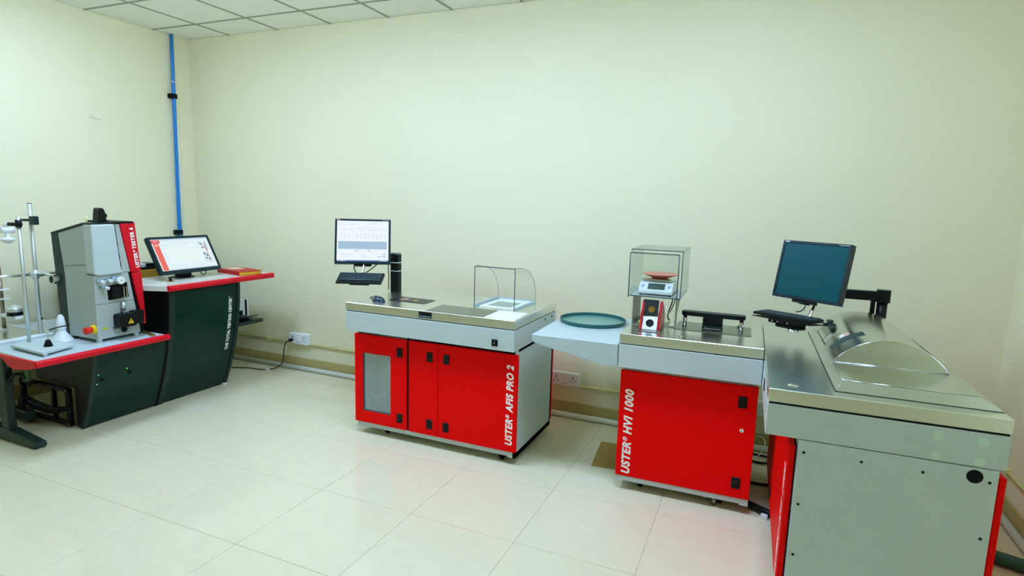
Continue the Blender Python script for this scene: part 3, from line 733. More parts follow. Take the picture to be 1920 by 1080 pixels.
t.part('weigh_pan', MB().prism(rrect(-0.655, -0.475, 3.565, 3.745, 0.02), 'z', bz+0.078, bz+0.092, bev=0.002), M_CHROME)
t.part('pan_post', MB().cyl((-0.565, 3.65, bz+0.07), (-0.565, 3.65, bz+0.08), 0.03), M_BLACK)
for x in (-0.65, -0.48):
    for y in (3.515, 3.745): t.part('foot', MB().cyl((x, y, bz), (x, y, bz+0.012), 0.009, n=12), M_BLACK)
t = Thing('weighing_dish', 'shallow red dish on the balance pan', 'dish', (-0.56, 3.64, bz+0.092), local=True)
t.part('dish', MB().lathe([(0.045, 0.0), (0.05, 0.004), (0.105, 0.022), (0.106, 0.025), (0.05, 0.009), (0.0, 0.007)], (0, 0, 0), 40), M_DISH)
t.part('pale_rim', MB().lathe([(0.084, 0.0185), (0.1065, 0.0262), (0.106, 0.0245)], (0, 0, 0), 40), mat('dish_rim_pale', (226, 120, 104), 0.3))
t.part('cotton_tuft', MB().lathe([(0.0, 0.016), (0.012, 0.014), (0.022, 0.008)], (0.005, 0.0, 0), 14), M_PAPER)

# ------------------------------------------------------------------ corner machine with barrel hood
P2 = (0.47, 2.51, 0.0)
C = Thing('fibre_tester', 'large grey machine with barrel shaped steel hood in right corner', 'machine', P2, RZ)
cx0, cx1, cy0, cy1 = 0.073, 0.869, 2.51, 3.93
C.part('table_plate', MB().box(cx0, cx1, cy0, cy1, ZP, ZT, bev=0.002), M_STEEL, label='brushed steel table plate')
C.part('plate_gap', MB().box(cx0+0.006, cx1-0.006, cy0+0.004, cy1-0.006, ZP-0.010, ZP), M_BLACKM)
C.part('grey_band', MB().box(cx0, cx1, cy0, cy1, ZB+0.002, ZP-0.008, bev=0.003), M_GREY)
C.part('cabinet_body', MB().box(0.198, 0.846, cy0+0.014, cy1-0.03, 0.05, ZB+0.002), M_GREY)
sp = C.part('side_panel', MB().box(0.200, 0.850, cy0, cy0+0.014, 0.06, ZB-0.001, bev=0.0015), M_GREY)
for x, z in ((0.221, 0.715), (0.421, 0.715), (0.622, 0.715), (0.825, 0.716), (0.220, 0.495), (0.823, 0.498), (0.22, 0.275), (0.823, 0.275)):
    C.part('screw', MB().cyl((x, cy0-0.0012, z), (x, cy0+0.001, z), 0.0055, n=12), M_BLACK, sp)
C.part('cable_hole', MB().cyl((0.779, cy0-0.0012, 0.731), (0.779, cy0+0.001, 0.731), 0.0255, n=28), M_BLACKM, sp)
for x, z in ((0.653, 0.865), (0.790, 0.865), (0.652, 0.787), (0.787, 0.788)):
    C.part('hole_cover', MB().cyl((x, cy0-0.0012, z), (x, cy0+0.001, z), 0.0175, n=24), M_GDISC)
DX = 0.168
dl = C.part('door', MB().box(DX, DX+0.024, cy0+0.02, cy1-0.06, ZD0, ZD1, bev=0.003), M_RED, label='red door seen almost edge on, white lettering')
C.part('door_gap', MB().box(DX+0.024, 0.199, cy0+0.03, cy1-0.07, 0.1, ZD1), M_BLACKM)
me = text_mesh('USTER® HVI 1000', M_WHITE, lambda u, v, w: (DX-w, cy0+0.075+v, 0.10+u), 0.52, 0.048, 0.22, 0.042)
C.rawmesh('lettering', me, dl)
for y in (3.30,):
    for z in (0.64, 0.17): latch(C, dl, DX, y, z, '-x')
C.part('sticker', MB().prism([(cy0+0.022, 0.50), (cy0+0.05, 0.505), (cy0+0.03, 0.53)], 'x', DX-0.0008, DX+0.001), mat('pink_sticker', (214, 130, 120), 0.5), dl)
C.part('door', MB().box(0.857, 0.881, cy0+0.018, cy1-0.06, ZD0, ZD1+0.006, bev=0.003), M_RED, label='red rear door at the wall side')
C.part('hinge', MB().box(0.850, 0.857, cy0+0.02, cy0+0.032, 0.57, 0.61), M_CHROME)
C.part('door_gap', MB().box(0.846, 0.857, cy0+0.03, cy1-0.07, 0.1, ZD1), M_BLACKM)
for x, y in ((0.27, 2.62), (0.78, 2.62), (0.27, 3.8), (0.78, 3.8)): castor(C, x, y, 0.055)
C.part('blank_plug', MB().lathe([(0.0, 0.005), (0.012, 0.005), (0.020, 0.002), (0.020, 0.0)], (0.166, 2.595, ZT), 18), M_CHROME)
C.part('side_clip', MB().box(cx0-0.003, cx0+0.001, 2.90, 2.96, 0.83, 0.88), M_BLACK)
# hood base: low frustum
hz = 1.0
hb = MB(); b2 = bmesh.new()
lo = [(0.318, 2.588), (0.864, 2.588), (0.864, 3.80), (0.318, 3.80)]
hi = [(0.345, 2.622), (0.795, 2.622), (0.795, 3.76), (0.345, 3.76)]
L_ = [b2.verts.new((x, y, ZT+0.0005)) for x, y in lo]; U_ = [b2.verts.new((x, y, hz)) for x, y in hi]
b2.faces.new(L_); b2.faces.new(U_)
for i in range(4): b2.faces.new((L_[i], L_[(i+1) % 4], U_[(i+1) % 4], U_[i]))
bmesh.ops.recalc_face_normals(b2, faces=list(b2.faces))
bmesh.ops.bevel(b2, geom=[e for e in b2.edges if all(v.co.z > 0.99 for v in e.verts)], offset=0.0025, segments=2, affect='EDGES')
hb._join(b2)
base = C.part('hood_base', hb, M_STEELH)
C.part('base_seam', MB().box(0.317, 0.865, 2.5865, 2.588, ZT, ZT+0.002).box(0.3165, 0.318, 2.5865, 3.80, ZT, ZT+0.002), M_BLACKM, base)
C.part('edge_highlight', MB().tube([(0.345, 2.6225, hz+0.0004), (0.795, 2.6225, hz+0.0004)], 0.0016, 6, 0), M_CHROME, base)  # thin chrome tubes added to draw bright highlights along the base edges
C.part('edge_highlight', MB().tube([(0.3455, 2.6225, hz), (0.3185, 2.589, ZT+0.001)], 0.0014, 6, 0), M_CHROME, base)
C.part('edge_highlight', MB().tube([(0.3455, 2.6225, hz+0.0004), (0.3455, 2.93, hz+0.0004)], 0.0010, 6, 0), M_CHROME, base)
# barrel
ar, acx = 0.263, 0.563
acz = hz+0.118-ar
a0 = math.asin(0.222/ar)
NT = 48
def apt(th_, y, r=ar): return (acx+r*math.sin(th_), y, acz+r*math.cos(th_))
ths = [-a0+2*a0*i/NT for i in range(NT+1)]
s0, s1 = 2, 17     # slot range along the arc
ysb = [2.93, 3.085, 3.175, 3.74]
bb = MB()
for k in range(3):
    for i in range(NT):
        if k == 1 and s0 <= i < s1: continue
        f = bb.bm.faces.new([bb.bm.verts.new(p) for p in (apt(ths[i], ysb[k]), apt(ths[i+1], ysb[k]), apt(ths[i+1], ysb[k+1]), apt(ths[i], ysb[k+1]))])
        f.smooth = True
bmesh.ops.remove_doubles(bb.bm, verts=list(bb.bm.verts), dist=1e-5)
barrel = C.part('hood_barrel', bb, M_STEELH, base, label='half-barrel brushed steel hood')
for y in (2.934, 3.738):
    ends = MB()
    ends.bm.faces.new([ends.bm.verts.new(apt(th_, y, ar-0.001)) for th_ in ths])
    C.part('hood_end', ends, M_STEEL, base)
C.part('hood_rim', MB().tube([apt(th_, 2.931, ar) for th_ in ths], 0.0018, 6, 0), M_CHROME, base)
C.part('shelf_seam', MB().tube([(0.35, 2.93, hz+0.001), (0.78, 2.93, hz+0.001)], 0.0018, 6, 0), M_CHROME, base)
rd = ar-0.05
gv = MB()
for i in range(s0, s1):
    for (ya, ra, yb2, rb) in ((ysb[1], ar, ysb[1], rd), (ysb[1], rd, ysb[2], rd), (ysb[2], rd, ysb[2], ar)):
        gv.quad(apt(ths[i], ya, ra), apt(ths[i+1], ya, ra), apt(ths[i+1], yb2, rb), apt(ths[i], yb2, rb))
for i in (s0, s1): gv.quad(apt(ths[i], ysb[1]), apt(ths[i], ysb[2]), apt(ths[i], ysb[2], rd), apt(ths[i], ysb[1], rd))
slot = C.part('curved_slot', gv, mat('slot_grey', (110, 128, 122), 0.45, 0.3), base)
for i in (s0+3, s1-4):
    p = apt(ths[i], ysb[2]-0.003, ar-0.020)
    C.part('slot_screw', MB().cyl((p[0], ysb[2]-0.004, p[2]), (p[0], ysb[2], p[2]), 0.005, n=10), M_CHROME, base)
for i in (s0+5, s0+8, s0+11, s0+13):
    p = apt(ths[i], ysb[1], rd+0.002)
    C.part('slot_hole', MB().cyl((p[0], ysb[1]+0.02, p[2]), (p[0], ysb[1]+0.03, p[2]+0.002), 0.006, n=10), M_BLACKM, base)
def arc_patch(i0, i1, ya, yb2, lift):
    m = MB()
    for k in range(i0, i1):
        q = [apt(ths[k], ya, ar+lift), apt(ths[k+1], ya, ar+lift), apt(ths[k+1], yb2, ar+lift), apt(ths[k], yb2, ar+lift)]
        f = m.bm.faces.new([m.bm.verts.new(p) for p in q]); f.smooth = True
    return m
# opening with bracket on the barrel's left flank
op = C.part('access_opening', arc_patch(3, 9, 3.39, 3.62, 0.0006), M_STEELD, base)
for ya, yb2 in ((3.385, 3.389), (3.62, 3.624), (3.27, 3.2735)):
    C.part('opening_seam', arc_patch(0, 9, ya, yb2, 0.0012), M_BLACKM, base)
C.part('opening_seam', MB().tube([apt(ths[1], 3.27, ar+0.001), apt(ths[1], 3.62, ar+0.001)], 0.0018, 5, 0), M_BLACKM, base)
p = apt(ths[7], 3.45, ar)
C.part('bracket', MB().box(p[0]-0.012, p[0]+0.012, 3.40, 3.52, p[2]-0.002, p[2]+0.016, bev=0.002).box(p[0]-0.035, p[0]+0.03, 3.50, 3.52, p[2]+0.004, p[2]+0.02, bev=0.002).cyl((p[0], 3.53, p[2]+0.01), (p[0], 3.53, p[2]+0.035), 0.016, n=16), M_DGREEN, base)
lb = C.part('warning_label', arc_patch(8, 12, 3.185, 3.235, 0.0008), M_PAPER, base)
C.part('label_mark', arc_patch(10, 12, 3.20, 3.222, 0.0012), M_ORANGE, base)
C.part('label_print', arc_patch(8, 10, 3.20, 3.206, 0.0012), mat('blue_print', (80, 100, 170), 0.5), base)
C.part('side_vent', arc_patch(38, 44, 3.0, 3.30, 0.003), M_STEELH, base)

# monitor, arm and keyboard at the corner machine
mc = Vector((0.262, 3.60, 1.336)); my, mt = R(-34), R(-12.2)
t = Assembly(C, 'monitor_arm', RZ)
t.part('post', MB().cyl((0.655, 3.86, ZT), (0.655, 3.86, 1.165), 0.027, n=20), M_BLACK)
t.part('base_flange', MB().cyl((0.655, 3.86, ZT), (0.655, 3.86, ZT+0.012), 0.05, n=20), M_BLACK)
t.part('back_strut', MB().box(0.600, 0.622, 3.86, 3.885, ZT, 1.20), M_BLACK)
t.part('knuckle', MB().prism(rrect(0.622, 0.690, 3.825, 3.895, 0.02), 'z', 1.165, 1.235), M_BLACK)
t.part('swing_arm', MB().box(0.40, 0.64, 3.83, 3.875, 1.172, 1.225, bev=0.004), M_BLACK)
t.part('arm_slot', MB().box(0.42, 0.60, 3.8285, 3.8315, 1.195, 1.199), M_BLACKM)
t.part('fore_arm', MB().tube([(0.42, 3.85, 1.20), (0.36, 3.76, 1.25), (0.30, 3.665, 1.325)], 0.02, 10), M_BLACK)
t.part('keyboard_rod', MB().tube([(0.305, 3.655, 1.25), (0.300, 3.60, 1.165), (0.275, 3.56, 1.10), (0.25, 3.53, 1.05), (0.21, 3.50, 1.035)], 0.011, 10), M_CHROME)
kl = (0.158, 3.47, 1.096); kz, kx = R(-30), R(-5)
KM = Matrix.Translation(kl) @ Matrix.Rotation(kz, 4, 'Z') @ Matrix.Rotation(kx, 4, 'X')
br = t.part('keyboard_bracket', MB().box(-0.085, 0.085, -0.04, 0.05, -0.043, -0.0215, bev=0.003).box(-0.05, 0.09, -0.03, 0.04, -0.062, -0.042, bev=0.006).xform(KM), M_BLACK)
t.part('tilt_knob', MB().cyl((0.05, -0.02, -0.072), (0.05, -0.02, -0.058), 0.027, n=20).xform(KM), M_CHROME)
for x in (-0.06, -0.03, 0.025): t.part('bolt', MB().cyl((x, -0.043, -0.032), (x, -0.039, -0.032), 0.004, n=8).xform(KM), M_CHROME, br)
t.part('cord', MB().tube([(0.245, 3.60, 1.20), (0.25, 3.585, 1.15), (0.235, 3.56, 1.12), (0.20, 3.54, 1.115)], 0.0028, 6), M_BLACK)
t.part('keyboard_tray', MB().box(-0.165, 0.165, -0.075, 0.075, -0.0215, -0.0175, bev=0.001).xform(KM), M_BLACK)
W, Hh = 0.388, 0.327
t, s, d = monitor('monitor', 'switched-off black monitor with dark teal screen over the barrel hood', mc, my, mt, W, Hh, 0.055, 0.0145, M_SCREENOFF, False)
t.part('hinge_plate', MB().box(-0.075, 0.055, -0.005, 0.03, -Hh/2-0.016, -Hh/2+0.004, bev=0.002).cyl((-0.005, 0.005, -Hh/2-0.012), (-0.005, 0.005, -Hh/2-0.022), 0.028, n=18), M_BLACK)
t.rawmesh('lettering', text_mesh('NEC', M_WPL, lambda u, v, w: (-W/2+0.012+u, -d-w, Hh/2-0.0105+v), 0.028, 0.0065, 0, 0.03))
t.part('model_print', MB().box(W/2-0.068, W/2-0.014, -d-0.0004, -d+0.0005, Hh/2-0.0095, Hh/2-0.0062), mat('grey_print_light', (170, 184, 190), 0.5))
keyboard('keyboard', 'compact black keyboard tilted in front of the dark monitor', kl, kz, kx, 0.322, 0.14, 'compact keyboards')

# ------------------------------------------------------------------ tall control cabinet at the left
PR = [(0.0, -4.283), (0.08, -4.250), (0.16, -4.218), (0.25, -4.185), (0.35, -4.153), (0.46, -4.125), (0.57, -4.104), (0.68, -4.088), (0.78, -4.079), (0.86, -4.075), (0.94, -4.074)]
def prof_x(z):
    for (z0, x0), (z1, x1) in zip(PR, PR[1:]):
        if z <= z1: return x0+(x1-x0)*(z-z0)/(z1-z0)
    return PR[-1][1]
def cab_poly(zb, zt, off, xback, n=16):
    return [(prof_x(zb+(zt-zb)*i/n)+off, zb+(zt-zb)*i/n) for i in range(n+1)]+[(xback, zt), (xback, zb)]
def front_sheet(zb, zt, off, thick, n=16):
    a = [(prof_x(zb+(zt-zb)*i/n)+off, zb+(zt-zb)*i/n) for i in range(n+1)]
    return a+[(x-thick, z) for x, z in reversed(a)]
D = Thing('control_cabinet', 'tall curved dark glass cabinet with red edged desktop', 'cabinet', (-4.5, 3.32, 0))
D.part('body', MB().prism(cab_poly(0.012, 0.93, -0.03, -5.1), 'y', 3.022, 3.614), M_BLACKM)
D.part('side_panel', MB().prism(cab_poly(0.0, 0.933, 0.0, -5.12), 'y', 2.995, 3.022), M_BLACKM)
D.part('side_panel', MB().prism(cab_poly(0.0, 0.933, 0.0, -5.12), 'y', 3.614, 3.643), M_DGREEN)
D.part('edge_trim', MB().prism(front_sheet(0.0, 0.933, 0.003, 0.012), 'y', 2.994, 3.04), M_DGREEN)
D.part('edge_trim', MB().prism(front_sheet(0.0, 0.933, 0.003, 0.012), 'y', 3.622, 3.645), M_DGREEN)
gd = D.part('glass_door', MB().prism(front_sheet(0.012, 0.918, -0.004, 0.01), 'y', 3.04, 3.608, smooth=False), M_DGLASS, label='curved smoked glass door with white lettering')
D.part('door_gap', MB().prism(front_sheet(0.005, 0.93, -0.012, 0.01), 'y', 3.606, 3.624), M_BLACKM)
me = text_mesh('THE TOTAL TESTING CENTER™', M_WHITE, lambda u, v, w: (prof_x(0.345+u)-0.0035+w, 3.565-v, 0.345+u), 0.47, 0.028, 0.0, 0.042)
D.rawmesh('lettering', me, gd)
topo = [(-4.045, 2.965), (-4.045, 3.975), (-5.25, 3.975), (-5.25, 2.80), (-4.43, 2.80)]
topo = [(-4.045, 2.965), (-4.045, 3.975), (-5.25, 3.975), (-5.25, 2.885), (-4.235, 2.885)]
D.part('desktop', MB().prism(topo, 'z', 0.933, 0.975, bev=0.003), mat('pale_grey_laminate', (206, 210, 196), 0.3))
D.part('red_edging', MB().prism([(-4.048, 0.930), (-4.020, 0.934), (-4.014, 0.955), (-4.020, 0.974), (-4.048, 0.977)], 'y', 2.962, 3.978, bev=0.002), M_REDT)
D.part('shelf', MB().box(-4.95, -4.14, 3.643, 3.95, 0.522, 0.55, bev=0.002), M_DGREEN, label='dark side shelf')
D.part('foot', MB().box(-4.30, -4.26, 3.60, 3.63, 0.0, 0.012), M_WPL)

# printer on the side shelf
t = Thing('printer', 'small white printer with open black paper tray on dark shelf', 'printer', (-4.50, 3.80, 0.55))
t.part('housing', MB().box(-4.72, -4.305, 3.66, 3.945, 0.552, 0.722, bev=0.006), M_WPL)
t.part('dark_column', MB().box(-4.306, -4.300, 3.900, 3.920, 0.57, 0.715), M_BLACK)
t.part('output_slot', MB().box(-4.306, -4.299, 3.67, 3.87, 0.575, 0.62), M_BLACKM)
t.part('front_hatch', MB().box(-4.306, -4.298, 3.70, 3.885, 0.632, 0.68, bev=0.002), M_WPL)
t.part('brand_print', MB().box(-4.3048, -4.3038, 3.80, 3.86, 0.696, 0.700), M_BLACK)
t.part('paper_tray', MB().prism([(-4.32, 0.556), (-4.26, 0.556), (-4.145, 0.588), (-4.145, 0.594), (-4.26, 0.568), (-4.32, 0.572)], 'y', 3.68, 3.90), M_BLACK)
# ledger
t = Thing('ledger_book', 'thick red ledger book with yellow page edges on the desktop', 'book', (-4.24, 3.80, 0.975), R(-12), local=True)
t.part('page_block', MB().box(-0.165, 0.172, -0.098, 0.098, 0.004, 0.030), M_PAGE)
cv = t.part('cover', MB().box(-0.18, 0.18, -0.105, 0.105, 0.030, 0.0335, bev=0.001).box(-0.18, 0.18, -0.105, 0.105, 0.0, 0.004, bev=0.001).box(-0.18, 0.165, -0.106, -0.099, 0.0, 0.0335, bev=0.001), mat('ledger_red', (182, 8, 26), 0.45, spec=0.3))
t.part('title_label', MB().box(-0.155, -0.02, -0.06, 0.07, 0.0335, 0.034), mat('ledger_label', (224, 190, 160), 0.6), cv)
# carton and router-like tray behind the tester
single('carton', MB().box(-4.84, -4.585, 2.92, 3.33, 0.9755, 1.036, bev=0.003), M_YBOX, 'flat yellow-brown carton behind the monitor on the desktop', 'carton', (-4.7, 3.12, 0.9755))
t = Thing('desk_tray', 'black tray with a white box on the yellow carton', 'tray', (-4.70, 3.13, 1.037))
t.part('tray', MB().box(-4.82, -4.60, 2.95, 3.30, 1.037, 1.056, bev=0.004), M_BLACK)
t.part('white_box', MB().box(-4.80, -4.62, 2.97, 3.21, 1.056, 1.085, bev=0.003), M_WPL)
t.part('adapter', MB().box(-4.72, -4.61, 3.215, 3.285, 1.056, 1.085, bev=0.003), M_BLACK)

# touch monitor of the tester
W, Hh = 0.553, 0.318
mc = Vector((-4.345, 3.352, 1.168))
t, s, d = monitor('touch_monitor', 'wide lit touch monitor with red side menu on the desktop', mc, R(90.5), R(-29), W, Hh, 0.05, 0.021, emit('screen_pale', (226, 242, 246), 0.95), True)
x0, x1 = -W/2+0.021, W/2-0.021
zt, zb = Hh/2-0.021, -Hh/2+0.024
patch(t, s, 'screen_menu', d, x0+0.012, x0+0.058, zb+0.004, zt-0.026, emit('screen_red', (240, 104, 92), 0.9))
patch(t, s, 'screen_logo_field', d, x0+0.002, x0+0.075, zt-0.034, zt-0.006, emit('screen_red_dark', (226, 70, 84), 0.9), 0.0012)
t.rawmesh('screen_logo', text_mesh('USTER', emit('screen_white2', (230, 240, 255), 0.9), lambda u, v, w: (x0+0.018+u, -d+0.0027-w, zt-0.023+v), 0.042, 0.008, 0, 0.02, 0.0003), s)
patch(t, s, 'screen_menu_icon', d, x0+0.024, x0+0.046, zt-0.060, zt-0.045, emit('screen_cream', (250, 200, 170), 0.9), 0.0012)
patch(t, s, 'screen_title_bar', d, x0+0.078, x1, zt-0.012, zt-0.0, emit('screen_blue_pale', (190, 222, 240), 0.9))
patch(t, s, 'screen_status_bar', d, x0+0.06, x1, zb, zb+0.008, emit('screen_blue_pale', (190, 222, 240), 0.9))
patch(t, s, 'screen_table', d, x0+0.10, x0+0.40, zb+0.06, zt-0.05, emit('screen_paler', (232, 246, 248), 0.95))
patch(t, s, 'screen_chart_line', d, x1-0.052, x1-0.046, zb+0.045, zt-0.06, emit('screen_pink', (224, 110, 140), 0.9), 0.0012)
tx = MB()
def dash2(x, z, wd, ht): tx.box(x, x+wd, -d+0.0024, -d+0.0041, z, z+ht)
for x, z, wd, ht in ((x1-0.10, zt-0.055, 0.03, 0.008), (x1-0.085, zt-0.07, 0.02, 0.012), (x1-0.085, zt-0.10, 0.025, 0.014), (x1-0.09, zt-0.16, 0.02, 0.02), (x1-0.07, zt-0.175, 0.02, 0.02), (x1-0.085, zt-0.20, 0.018, 0.018), (x1-0.06, zt-0.205, 0.024, 0.012), (x1-0.042, zt-0.12, 0.006, 0.08)): dash2(x, z, wd, ht)
t.part('screen_pictograms', tx, emit('screen_grey_blue', (120, 150, 165), 0.9), s, kind='stuff')
tx = MB()
for x, z, wd in ((0.08, 0.055, 0.03), (0.115, 0.055, 0.03), (0.08, 0.085, 0.02), (0.115, 0.085, 0.015), (0.085, 0.13, 0.012), (0.085, 0.15, 0.012), (0.085, 0.17, 0.012), (0.085, 0.19, 0.012), (0.17, 0.055, 0.06), (0.26, 0.055, 0.05), (0.17, 0.09, 0.05), (0.25, 0.09, 0.05), (0.33, 0.09, 0.06), (0.40, 0.22, 0.10)): tx.box(x0+x, x0+x+wd, -d+0.0024, -d+0.0041, zt-z, zt-z+0.0022)
t.part('screen_text', tx, emit('screen_text_grey', (190, 200, 212), 0.9), s, kind='stuff')
t = Thing('monitor_stand', 'black round foot under the wide touch monitor', 'stand', (-4.40, 3.37, 0.975))
t.part('base', MB().lathe([(0.0, 0.0), (0.085, 0.0), (0.088, 0.006), (0.05, 0.014), (0.0, 0.016)], (-4.40, 3.37, 0.975), 28), M_BLACK)
t.part('neck', MB().prism([(3.32, 0.985), (3.42, 0.985), (3.42, 1.06), (3.32, 1.06)], 'x', -4.44, -4.36, bev=0.004).tube([(-4.40, 3.37, 1.0), (-4.42, 3.365, 1.15)], 0.03, 12, 0), M_BLACK)
t.part('cord', MB().tube([(-4.27, 3.43, 1.025), (-4.262, 3.44, 0.999), (-4.262, 3.456, 0.994), (-4.262, 3.474, 0.999), (-4.27, 3.485, 1.028)], 0.004, 6), M_BLACK)
t = Thing('touch_pen_holder', 'small black holder below the left corner of the touch monitor', 'holder', (-4.24, 3.13, 0.975))
t.part('foot_pad', MB().lathe([(0.0, 0.0), (0.030, 0.0), (0.030, 0.003), (0.0, 0.004)], (-4.24, 3.135, 0.975), 18), M_BRASS)
t.part('pin', MB().cyl((-4.24, 3.135, 0.978), (-4.24, 3.135, 1.012), 0.012, n=12), M_BLACK)

# ------------------------------------------------------------------ low workbench with smoked cabinet
E = Thing('low_workbench', 'low red edged workbench with curved dark glass cabinet and black leg', 'workbench', (-4.5, 2.55, 0))
ZW = 0.61
E.part('worktop', MB().prism([(-4.05, 2.075), (-4.05, 2.94), (-5.30, 2.94), (-5.30, 2.16)], 'z', 0.575, ZW, bev=0.003), mat('pale_blue_grey_laminate', (186, 202, 202), 0.35))
E.part('red_edging', MB().prism([(-4.052, 0.568), (-4.030, 0.572), (-4.018, 0.585), (-4.020, 0.604), (-4.034, 0.614), (-4.052, 0.614)], 'y', 2.062, 2.948, bev=0.002), M_REDT)
E.part('red_end_board', MB().prism([(-4.47, 0.614), (-4.035, 0.614), (-4.03, 0.572), (-4.16, 0.545), (-4.27, 0.535), (-4.33, 0.555), (-4.38, 0.59)], 'y', 2.058, 2.078, bev=0.003), M_REDT)
E.part('cabinet_body', MB().prism([p for p in cab_poly(0.012, 0.572, -0.008, -4.78)[:-1]]+[(-4.78, 0.30), (-4.345, 0.292), (-4.345, 0.012)], 'y', 2.445, 2.98), M_DSIDE)
E.part('edge_trim', MB().prism(front_sheet(0.0, 0.572, 0.003, 0.014), 'y', 2.44, 2.47), M_DGREEN)
E.part('edge_trim', MB().prism(front_sheet(0.0, 0.572, 0.003, 0.014), 'y', 2.972, 2.984), M_BLACKM)
g2 = E.part('glass_door', MB().prism(front_sheet(0.01, 0.560, 0.0, 0.012), 'y', 2.47, 2.972), M_DGLASS)
for y, z, r_ in ((2.512, 0.363, 0.0145), (2.705, 0.367, 0.0145)):
    x = prof_x(z)
    E.part('dial', MB().cyl((x-0.003, y, z), (x+0.004, y, z), r_, n=18), M_BLACKM, g2)
for y, z in ((2.487, 0.403), (2.483, 0.335), (2.684, 0.402)):
    x = prof_x(z)
    E.part('status_light', MB().cyl((x-0.002, y, z), (x+0.002, y, z), 0.003, n=8), emit('green_lamp', (90, 255, 90), 3.0), g2)
lg = E.part('leg', MB().box(-4.565, -4.475, 2.105, 2.155, 0.05, 0.576, bev=0.008), M_DGREEN)
E.part('gusset', MB().prism([(-4.475, 0.576), (-4.475, 0.44), (-4.455, 0.50), (-4.40, 0.535), (-4.30, 0.55), (-4.28, 0.576)], 'y', 2.115, 2.145), M_BLACK, lg)
E.part('foot', MB().prism([(-5.15, 0.0), (-4.20, 0.0), (-4.175, 0.02), (-4.19, 0.045), (-4.48, 0.085), (-5.15, 0.085)], 'y', 2.095, 2.165, bev=0.006), M_DGREEN, lg)
E.part('foot', MB().prism([(-5.2, 0.03), (-4.66, 0.03), (-4.645, 0.06), (-4.665, 0.105), (-5.2, 0.115)], 'y', 2.30, 2.36, bev=0.008), M_DGREEN)
E.part('leg', MB().box(-5.20, -5.12, 2.30, 2.36, 0.0, 0.576, bev=0.006), M_DGREEN)
E.part('cable_arm', MB().tube([(-4.50, 2.12, 0.38), (-4.42, 2.14, 0.47), (-4.40, 2.18, 0.44), (-4.44, 2.22, 0.36), (-4.52, 2.26, 0.33), (-4.60, 2.32, 0.33), (-4.62, 2.38, 0.31), (-4.55, 2.42, 0.29)], 0.011, 8), M_BLACK)
E.part('glass_tube', MB().cyl((-4.42, 2.20, 0.40), (-4.42, 2.20, 0.52), 0.022, n=14), mat('green_sleeve', (60, 92, 60), 0.4))
# computer holder frame beside the cabinet
fr = MB()
yq0, yq1 = 2.405, 2.438
fr.box(-4.93, -4.36, yq0, yq1, 0.262, 0.292, bev=0.004)
fr.box(-4.93, -4.36, yq0, yq1, 0.018, 0.045, bev=0.004)
fr.box(-4.395, -4.36, yq0, yq1, 0.018, 0.292, bev=0.004)
fr.box(-4.93, -4.90, yq0, yq1, 0.018, 0.292, bev=0.004)
fh = E.part('holder_frame', fr, M_BLACK)
E.part('holder_bar', MB().box(-4.545, -4.52, yq0-0.004, yq1-0.01, 0.03, 0.28, bev=0.003), M_BLACK, fh)
E.part('holder_clamp', MB().prism([(-4.83, 0.18), (-4.82, 0.115), (-4.53, 0.10), (-4.38, 0.128), (-4.38, 0.165), (-4.53, 0.14), (-4.76, 0.165)], 'y', yq0-0.05, yq0-0.005, bev=0.004).box(-4.83, -4.76, yq0-0.07, yq0, 0.09, 0.17, bev=0.004), M_BLACK, fh)
E.part('holder_leg', MB().box(-4.78, -4.73, yq0-0.055, yq0-0.02, 0.0, 0.13, bev=0.003), mat('brown_strut', (84, 62, 44), 0.5), fh)
for a, b_ in (((-4.50, 0.255), (-4.42, 0.05)), ((-4.42, 0.255), (-4.50, 0.05)), ((-4.68, 0.255), (-4.56, 0.05)), ((-4.56, 0.255), (-4.68, 0.05))):
    E.part('guard_wire', MB().tube([(a[0], yq1-0.01, a[1]), (b_[0], yq1-0.01, b_[1])], 0.0012, 5, 0), M_COND, fh)
for x, z in ((-4.378, 0.277), (-4.372, 0.032), (-4.352, 0.15), (-4.352, 0.13)): E.part('bolt', MB().cyl((x, yq0-0.002, z), (x, yq0+0.001, z), 0.004, n=8), M_CHROME, fh)

# ------------------------------------------------------------------ yarn tester on the bench
zf = ZW
F = Thing('yarn_tester', 'tall grey yarn testing instrument with red lettered panel', 'instrument', (-4.36, 2.68, zf))
fb = F.part('lower_body', MB().prism([(2.54, zf+0.022), (2.845, zf+0.022), (2.84, 0.70), (2.812, 0.88), (2.782, 1.085), (2.54, 1.085)], 'x', -4.52, -4.2, bev=0.003), M_GREYT)
F.part('body_seam', MB().box(-4.2002, -4.1994, 2.54, 2.813, 0.879, 0.8815), M_DGREEN, fb)
for y in (2.555, 2.815): F.part('foot', MB().box(-4.225, -4.198, y-0.014, y+0.014, zf, zf+0.024, bev=0.002), M_GREYT)
F.part('foot', MB().cyl((-4.49, 2.57, zf), (-4.49, 2.57, zf+0.024), 0.015, n=12), M_BLACK)
F.part('foot', MB().cyl((-4.49, 2.80, zf), (-4.49, 2.80, zf+0.024), 0.015, n=12), M_BLACK)
F.part('upper_body', MB().prism([(-4.268, 1.08), (-4.268, 1.43), (-4.56, 1.363), (-4.535, 1.20), (-4.52, 1.08)], 'y', 2.54, 2.70, bev=0.002), M_GREYT)
F.part('side_seam', MB().prism([(-4.523, 1.131), (-4.230, 1.161), (-4.230, 1.159), (-4.523, 1.129)], 'y', 2.5385, 2.541), M_DGREEN)
F.part('head_cover', MB().prism([(2.535, 1.098), (2.56, 1.082), (2.735, 1.088), (2.72, 1.12), (2.692, 1.434), (2.535, 1.434)], 'x', -4.270, -4.178, bev=0.006), mat('head_grey', (190, 204, 204), 0.4))
